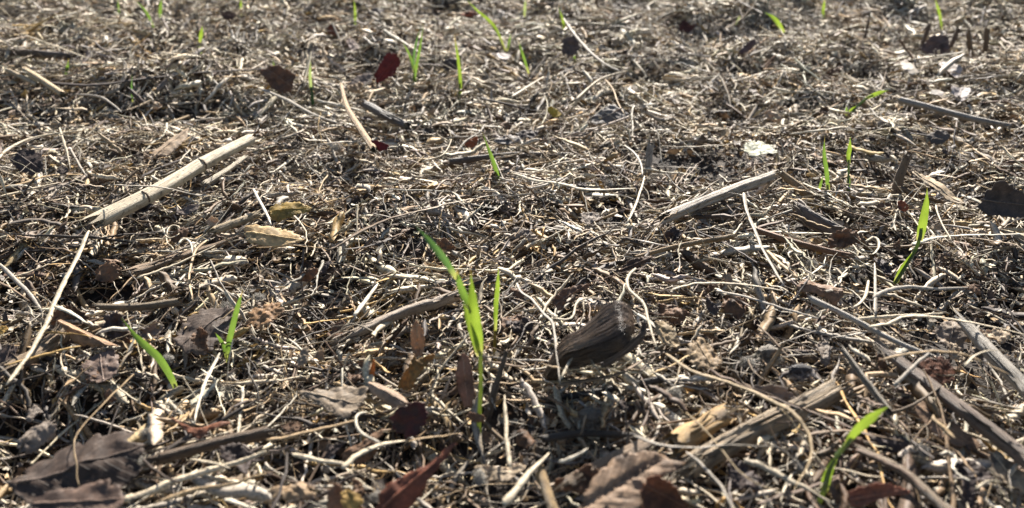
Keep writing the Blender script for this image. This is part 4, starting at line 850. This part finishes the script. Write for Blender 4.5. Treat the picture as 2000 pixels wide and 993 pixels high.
straw('ring curled straw left of the broad right blade', 'pale', 6, [(1666, 478), (1680, 495), (1705, 494), (1715, 478), (1706, 464), (1690, 472)], off=.012, n=36)
straw('arched grey straw above the thick grey log', 'grey', 9, [(1705, 584), (1728, 570), (1765, 561), (1820, 566), (1890, 562)], off=.014)
straw('straight pale straw lying right of the silvery stalk', 'pale', 7, [(1670, 624), (1750, 618), (1842, 612)], off=.013)
straw('long pale straw rippling across to the thick grey log', 'pale', 9, [(1698, 638), (1738, 630), (1770, 617), (1840, 620), (1920, 634), (2010, 656)], off=.016)
straw('thin straw arching over the long dark log', 'tan', 6, [(1720, 701), (1790, 690), (1855, 688), (1910, 702), (1975, 732)], off=.034)
straw('thin pale straw arching in front of the thick grey log', 'pale', 6, [(1884, 716), (1905, 695), (1935, 684), (1972, 688)], off=.036)
straw('slanted grey straw rising left of the long dark log', 'grey', 8, [(1745, 752), (1782, 718), (1822, 682)], off=.026)
straw('frosty upright grey straw behind the silvery stalk', 'grey', 10, [(1711, 616), (1713, 570), (1708, 514)], off=.014)
straw('curved pale straw hook beside the rolled brown leaf', 'pale', 7, [(1697, 548), (1694, 570), (1684, 590), (1664, 602)], off=.013)
straw('dark grey stem slanting down from the grooved beige stalk', 'grey', 11, [(1453, 378), (1458, 408), (1478, 455), (1497, 498), (1532, 560)], off=.016, ref='the slanting grey stem')
straw('thick pale straw next to the slanting grey stem', 'tan', 10, [(1500, 490), (1530, 520), (1560, 545)], off=.011)
straw('pale forked straw standing in the upper middle', 'pale', 7, [(1124, 196), (1150, 172), (1182, 151), (1226, 138)], off=.016, ref='the forked straw')
straw('tan straw bending down from the forked straw', 'tan', 5, [(1180, 154), (1198, 175), (1206, 200), (1222, 228)], off=.014)
straw('long curved stem falling right of the grey purple leaf', 'grey', 6, [(1101, 36), (1120, 65), (1150, 100), (1180, 124), (1212, 140)], off=.016)
straw('long straight straw left of the forked straw', 'pale', 6, [(996, 190), (1030, 170), (1062, 150)], off=.013)
straw('long pale stem slanting across the upper left corner', 'pale', 5, [(40, 66), (90, 84), (140, 102), (196, 124)], off=.014)
straw('dark wavy twig lying across the upper left', 'dark', 8, [(92, 163), (160, 167), (215, 164), (300, 152), (400, 142), (524, 134)], off=.012, ref='the dark wavy twig')
straw('grey bent straw below the dark wavy twig', 'grey', 6, [(146, 184), (190, 188), (220, 205), (238, 220)], off=.011)
straw('pale twisted stem above the thin centre seedling', 'pale', 7, [(825, 316), (846, 309), (864, 306), (876, 290), (882, 272)], off=.014)
straw('white straw leaning on the mustard yellow leaf', 'white', 8, [(496, 370), (508, 396), (520, 418), (530, 440)], off=.018)
straw('long thin stem running right from the brown shaded leaf', 'grey', 8, [(505, 172), (560, 195), (610, 222), (660, 240)], off=.010)
straw('pale arched stem near the long bladed top seedling', 'white', 9, [(996, 92), (1006, 74), (1020, 68), (1042, 70)], up=True)
straw('golden straw spray below the folded tan leaf', 'tan', 7, [(500, 484), (540, 482), (590, 480), (640, 486)], off=.012)
straw('curled white straw beside the speckled stick', 'white', 8, [(1836, 885), (1850, 878), (1866, 892), (1858, 908), (1870, 925), (1895, 940)], off=.013, n=30)
straw('tan straw loop at the bottom right edge', 'pale', 7, [(1905, 955), (1925, 940), (1945, 938), (1962, 944)], off=.015)
straw('dark curved twig across the bottom right below the bottom right seedling', 'umber', 10, [(1480, 985), (1530, 968), (1580, 952), (1640, 928)], off=.010)
straw('brown curved branch arching behind the bottom right seedling', 'brown', 11, [(1575, 850), (1640, 842), (1700, 848), (1765, 862)], off=.012)
straw('grey slim rod beside the bottom right seedling', 'umber', 11, [(1672, 878), (1720, 900), (1770, 925), (1810, 962)], off=.020)
straw('thin white straw under the flat brown strip', 'white', 9, [(1090, 902), (1118, 893), (1148, 876)], off=.018)
straw('fine pale straws lying at the left of the dark brown stick', 'pale', 6, [(370, 898), (410, 902), (450, 915)], off=.012)
straw('long pale straw running along the bottom from the big dark leaf', 'pale', 12, [(240, 980), (300, 955), (380, 925), (470, 900), (520, 882)], off=.010, ref='the bottom pale straw')
straw('second pale straw below the bottom pale straw', 'tan', 10, [(300, 985), (380, 955), (450, 945), (520, 925)], off=.010)
straw('white broken straw in the bottom left quarter near the bottom edge', 'white', 13, [(440, 975), (470, 985), (510, 1000)], off=.014)

# ------------------------------------------------------------------ fluff and fuzzy pods
def fluff(label, ctr, rx, ry, n=900, col=(0.52, 0.50, 0.46), pod=None, ref=None):
    p = ground([ctr], 0.008)[0]; sc = depth(p) / FPX; a, b = (.6 * rx * sc, .6 * ry * sc) if pod is None else (rx * sc, ry * sc)
    u = unit(rng.normal(size=(n, 3))) * rng.random((n, 1)) ** 0.4; S = 7
    p0 = p + u * [a, (a + b) / 2, b * .6] * (0.6 + 0.8 * rng.random((n, 1))) + [0, 0, -.002]
    d = unit(u + 0.9 * rng.normal(size=(n, 3))); q = rng.normal(size=(n, 3)); s = np.linspace(0, 1, S)[None, :, None]
    ln = rng.uniform(0.08, 0.24, (n, 1, 1)) * (a + b) / 2
    n = len(u); P = p0[:, None] + d[:, None] * ln * s + q[:, None] * ln * 1.6 * s ** 2
    V, F = sweep(P, np.full((n, S), 0.00011) * np.linspace(1, .5, S), 3)
    cc = np.repeat(np.array(col) * rng.uniform(.7, 1.15, (n, 1)), S * 3, 0)
    if pod is None:
        o = mk('fluff_tuft', V, F, M_FLUFF, np.clip(cc, 0, .85), origin=p)
        tag(o, label, 'fluff tuft', 'pale fluff tufts caught in the litter', ref, ctr)
    else:
        m, k = 14, 18; th = np.linspace(0.05, np.pi - .05, m)[:, None]; ph = np.arange(k) / k * 2 * np.pi
        W = np.stack([np.cos(th) * np.ones(k), np.sin(th) * np.cos(ph), np.sin(th) * np.sin(ph)], -1).reshape(-1, 3)
        W = W * (1 + 0.10 * rng.normal(size=(len(W), 1))) * [a * .9, b * .8, b * .8] + p
        i = (np.arange(m - 1)[:, None] * k + np.arange(k)[None]); j = (np.arange(m - 1)[:, None] * k + (np.arange(k)[None] + 1) % k)
        o = mk('fuzzy_pod', W, np.stack([i, j, j + k, i + k], -1).reshape(-1, 4), M_STALK, pod, W * 60, origin=p)
        h = mk('fuzz', V, F, M_FLUFF, np.clip(cc, 0, .8), parent=o, origin=p)
        tag(o, label, 'seed pod', 'fuzzy seed pods in the litter', ref, ctr)
    press(p, 0.02)
for a in (('white fluff tuft above the two bladed seedling', (442, 592), 22, 15), ('bluish white fluff right of the two bladed seedling tip', (503, 574), 18, 12),
          ('pale fluff tuft under the arching left blade', (326, 694), 14, 14), ('large bluish white fluff tuft at the end of the blackened stick', (1318, 762), 20, 26), ('grey fluff clinging to the right edge of the big dark leaf', (262, 893), 24, 20),
          ('fluff tuft on the upper edge of the big dark leaf', (285, 840), 20, 18), ('long grey fluff strand standing below the tall seedling foot', (936, 925), 12, 30),
          ('grey fluff beside the dark plank like slab', (1572, 470), 16, 14),
          ('white fluff on the litter left of the grooved beige stalk', (1190, 353), 12, 12), ('grey fluff tuft beside the orange upright twig foot', (658, 284), 16, 14),
          ('white fluff strip lying left of the broad tan husk', (1800, 872), 26, 22), ('fluff clump left of the red brown tipped leaf', (736, 962), 20, 14), ('frosty fluff above the rolled brown leaf', (1588, 508), 14, 12),
          ('fluff in the hollow left of the bottom right seedling', (1460, 700), 20, 16)):
    fluff(*a)
fluff('round grey fuzzy pod lying below the blackened stick', (1154, 812), 26, 22, 700, (0.42, 0.38, 0.32), (0.16, 0.13, 0.10), ref='the fuzzy grey pod')
fluff('dark frosted pod lying left of the grey strip', (1564, 722), 24, 13, 600, (0.4, 0.4, 0.42), (0.06, 0.055, 0.055))
fluff('pale fuzzy pod half buried right of the golden crumpled leaf', (1502, 688), 24, 16, 600, (0.45, 0.43, 0.38), (0.2, 0.17, 0.13))

# ------------------------------------------------------------------ lesser straws and leaf scraps, each told apart by its look and its neighbour
def side_of(dx, dy):
    if abs(dx) > abs(dy) * 1.3: return 'right of' if dx > 0 else 'left of'
    return 'in front of' if dy > 0 else 'behind'
def unique(look, px, py, most=16):
    for ref, x, y in sorted(LANDMARKS, key=lambda l: math.hypot(l[1] - px, (l[2] - py) * 1.6))[:6]:
        d = math.hypot(x - px, (y - py) * 1.6)
        near = 'close ' if d < 70 else ''
        lab = f'{look} {near}{side_of(px - x, py - y)} {ref}'
        if lab not in USED and len(lab.split()) <= most: return lab
    return None
def lesser_straws(n):
    done = 0; tries = 0
    while done < n and tries < n * 8:
        tries += 1
        u, v = rng.uniform(15, 1985), 25 + 950 * rng.random() ** 0.85
        p = ground([(u, v)], 0.004)[0]; sc = depth(p)
        thick = rng.random(); r = (0.00045 + 0.0008 * thick ** 3) * (1.0 if v > 250 else 1.25); ln = rng.uniform(0.026, 0.075)
        kind = rng.choice(['straight', 'bent', 'curved', 'curled'], p=[.46, .3, .21, .03])
        turn = dict(straight=rng.normal(0, .12), bent=rng.normal(0, .2), curved=rng.choice([-1, 1]) * rng.uniform(.5, 1.1), curled=rng.choice([-1, 1]) * rng.uniform(2.4, 4.5))[kind]
        if kind == 'curled': ln *= .7; r *= .75
        cn = rng.choice(['pale', 'white', 'grey', 'tan', 'brown', 'dark'], p=[.30, .12, .24, .14, .13, .07])
        word = dict(pale='pale', white='whitish', grey='grey', tan='tan', brown='brown', dark='dark')[cn]
        look = ('long ' if ln > .055 else 'short ' if ln < .036 else '') + ('stout ' if r > .0009 else 'thin ' if r < .0006 else '') + f'{kind} {word} straw'
        lab = unique(look, u, v)
        if lab is None: continue
        S = 26; one = np.ones(1)
        kink = rng.choice([-1, 1]) * rng.uniform(.5, 1.1) if kind == 'bent' else 0
        s = np.linspace(-.5, .5, S); a = np.cumsum(rng.normal(0, .035, S)) + turn * s + kink * (s > rng.uniform(-.25, .25)) + .12 * np.sin(s * 9 + rng.uniform(0, 6)) + rng.uniform(0, 2 * np.pi)
        X = np.cumsum(np.cos(a)) * ln / S; Y = np.cumsum(np.sin(a)) * ln / S; X -= X.mean(); Y -= Y.mean()
        tl = rng.uniform(-.5, .5); x = p[0] + X; y = p[1] + Y * math.cos(tl)
        z0 = TH(x, y); zf = np.polyval(np.polyfit(s, z0, 1), s); z = 0.65 * zf + 0.35 * TH(np.array([p[0]]), np.array([p[1]])) + np.maximum(0, (z0 - zf).max()) * .6 + .003 + Y * math.sin(tl) * .6
        P = np.stack([x, y, z], 1); t = np.linspace(0, 1, S); K = 5; P = P + rng.normal(0, .00012, P.shape)
        rr = r * (1 - .5 * t ** 3) * (1 + .07 * np.sin(t * 25 + rng.uniform(0, 6))); rr[0] *= .6; rr[-1] *= .6; rr = rr * np.clip(1 + .2 * rng.normal(size=S), .5, 1.5)
        V, F = sweep(P[None], rr[None], K, rng.uniform(.2, .7), rng.uniform(-1, 1), rng.normal(0, 1.2), 1 + .2 * rng.normal(size=K))
        cap = np.array([[K - 1 - i for i in range(K)], [(S - 1) * K + i for i in range(K)]])
        o = mk('straw', V, [F, cap], M_STRAW, np.array(C[cn]) * rng.uniform(.8, 1.05), ringuv(P, K), origin=P[S // 2], smooth=False)
        tag(o, lab, 'straw', 'loose straws and thin stems'); done += 1
def lesser_scraps(n):
    done = 0; tries = 0
    cols = dict(brown=(0.19, 0.115, 0.07), dark=(0.08, 0.062, 0.058), tan=(0.36, 0.26, 0.16), grey=(0.24, 0.205, 0.175), beige=(0.44, 0.36, 0.26), rusty=(0.21, 0.11, 0.06))
    while done < n and tries < n * 8:
        tries += 1
        u, v = rng.uniform(15, 1985), 15 + 960 * rng.random() ** 0.9
        if any(abs(u - bx) < 45 and -30 < v - by < 75 for bx, by in BASES): continue
        p = ground([(u, v)], 0.008)[0]; k = rng.choice(list(cols), p=[.27, .25, .14, .2, .12, .02])
        rad = 0.004 + 0.007 * rng.random() ** 1.6; m = 8; th = np.arange(m) / m * 2 * np.pi + rng.uniform(0, 1); asp = rng.uniform(.35, .9)
        rr = rad * rng.uniform(.45, 1.3, m); ro = rng.uniform(0, 3.14); ex, ey = np.cos(th) * rr, np.sin(th) * rr * asp
        tilt = rng.uniform(5, 55); ct = max(math.cos(R(tilt)), .45)
        Q = np.stack([p[0] + ex * math.cos(ro) - ey * math.sin(ro), p[1] + (ex * math.sin(ro) + ey * math.cos(ro)) * ct, np.full(m, p[2])], 1)
        Q[:, 2] += (Q[:, 1] - p[1]) * math.tan(R(tilt)) * .8
        form = 'crumpled' if rng.random() < .4 else 'flat' if tilt < 25 else 'tilted'
        lab = unique(('small ' if rad < .0065 else '') + f'{form} {k} leaf scrap', u, v)
        if lab is None: continue
        leaf(lab, cols[k], [project(q) for q in Q], tilt=tilt, side=rng.uniform(-25, 25), off=.006, curl=rng.normal(0, .35), crumple=1.5 if form == 'crumpled' else .8, midrib=rad > .009, serr=.05, rounds=1, name='leaf_scrap', cat='leaf scrap', group='small scraps of dry leaf')
        done += 1
lesser_scraps(95)
lesser_straws(205)
litter()
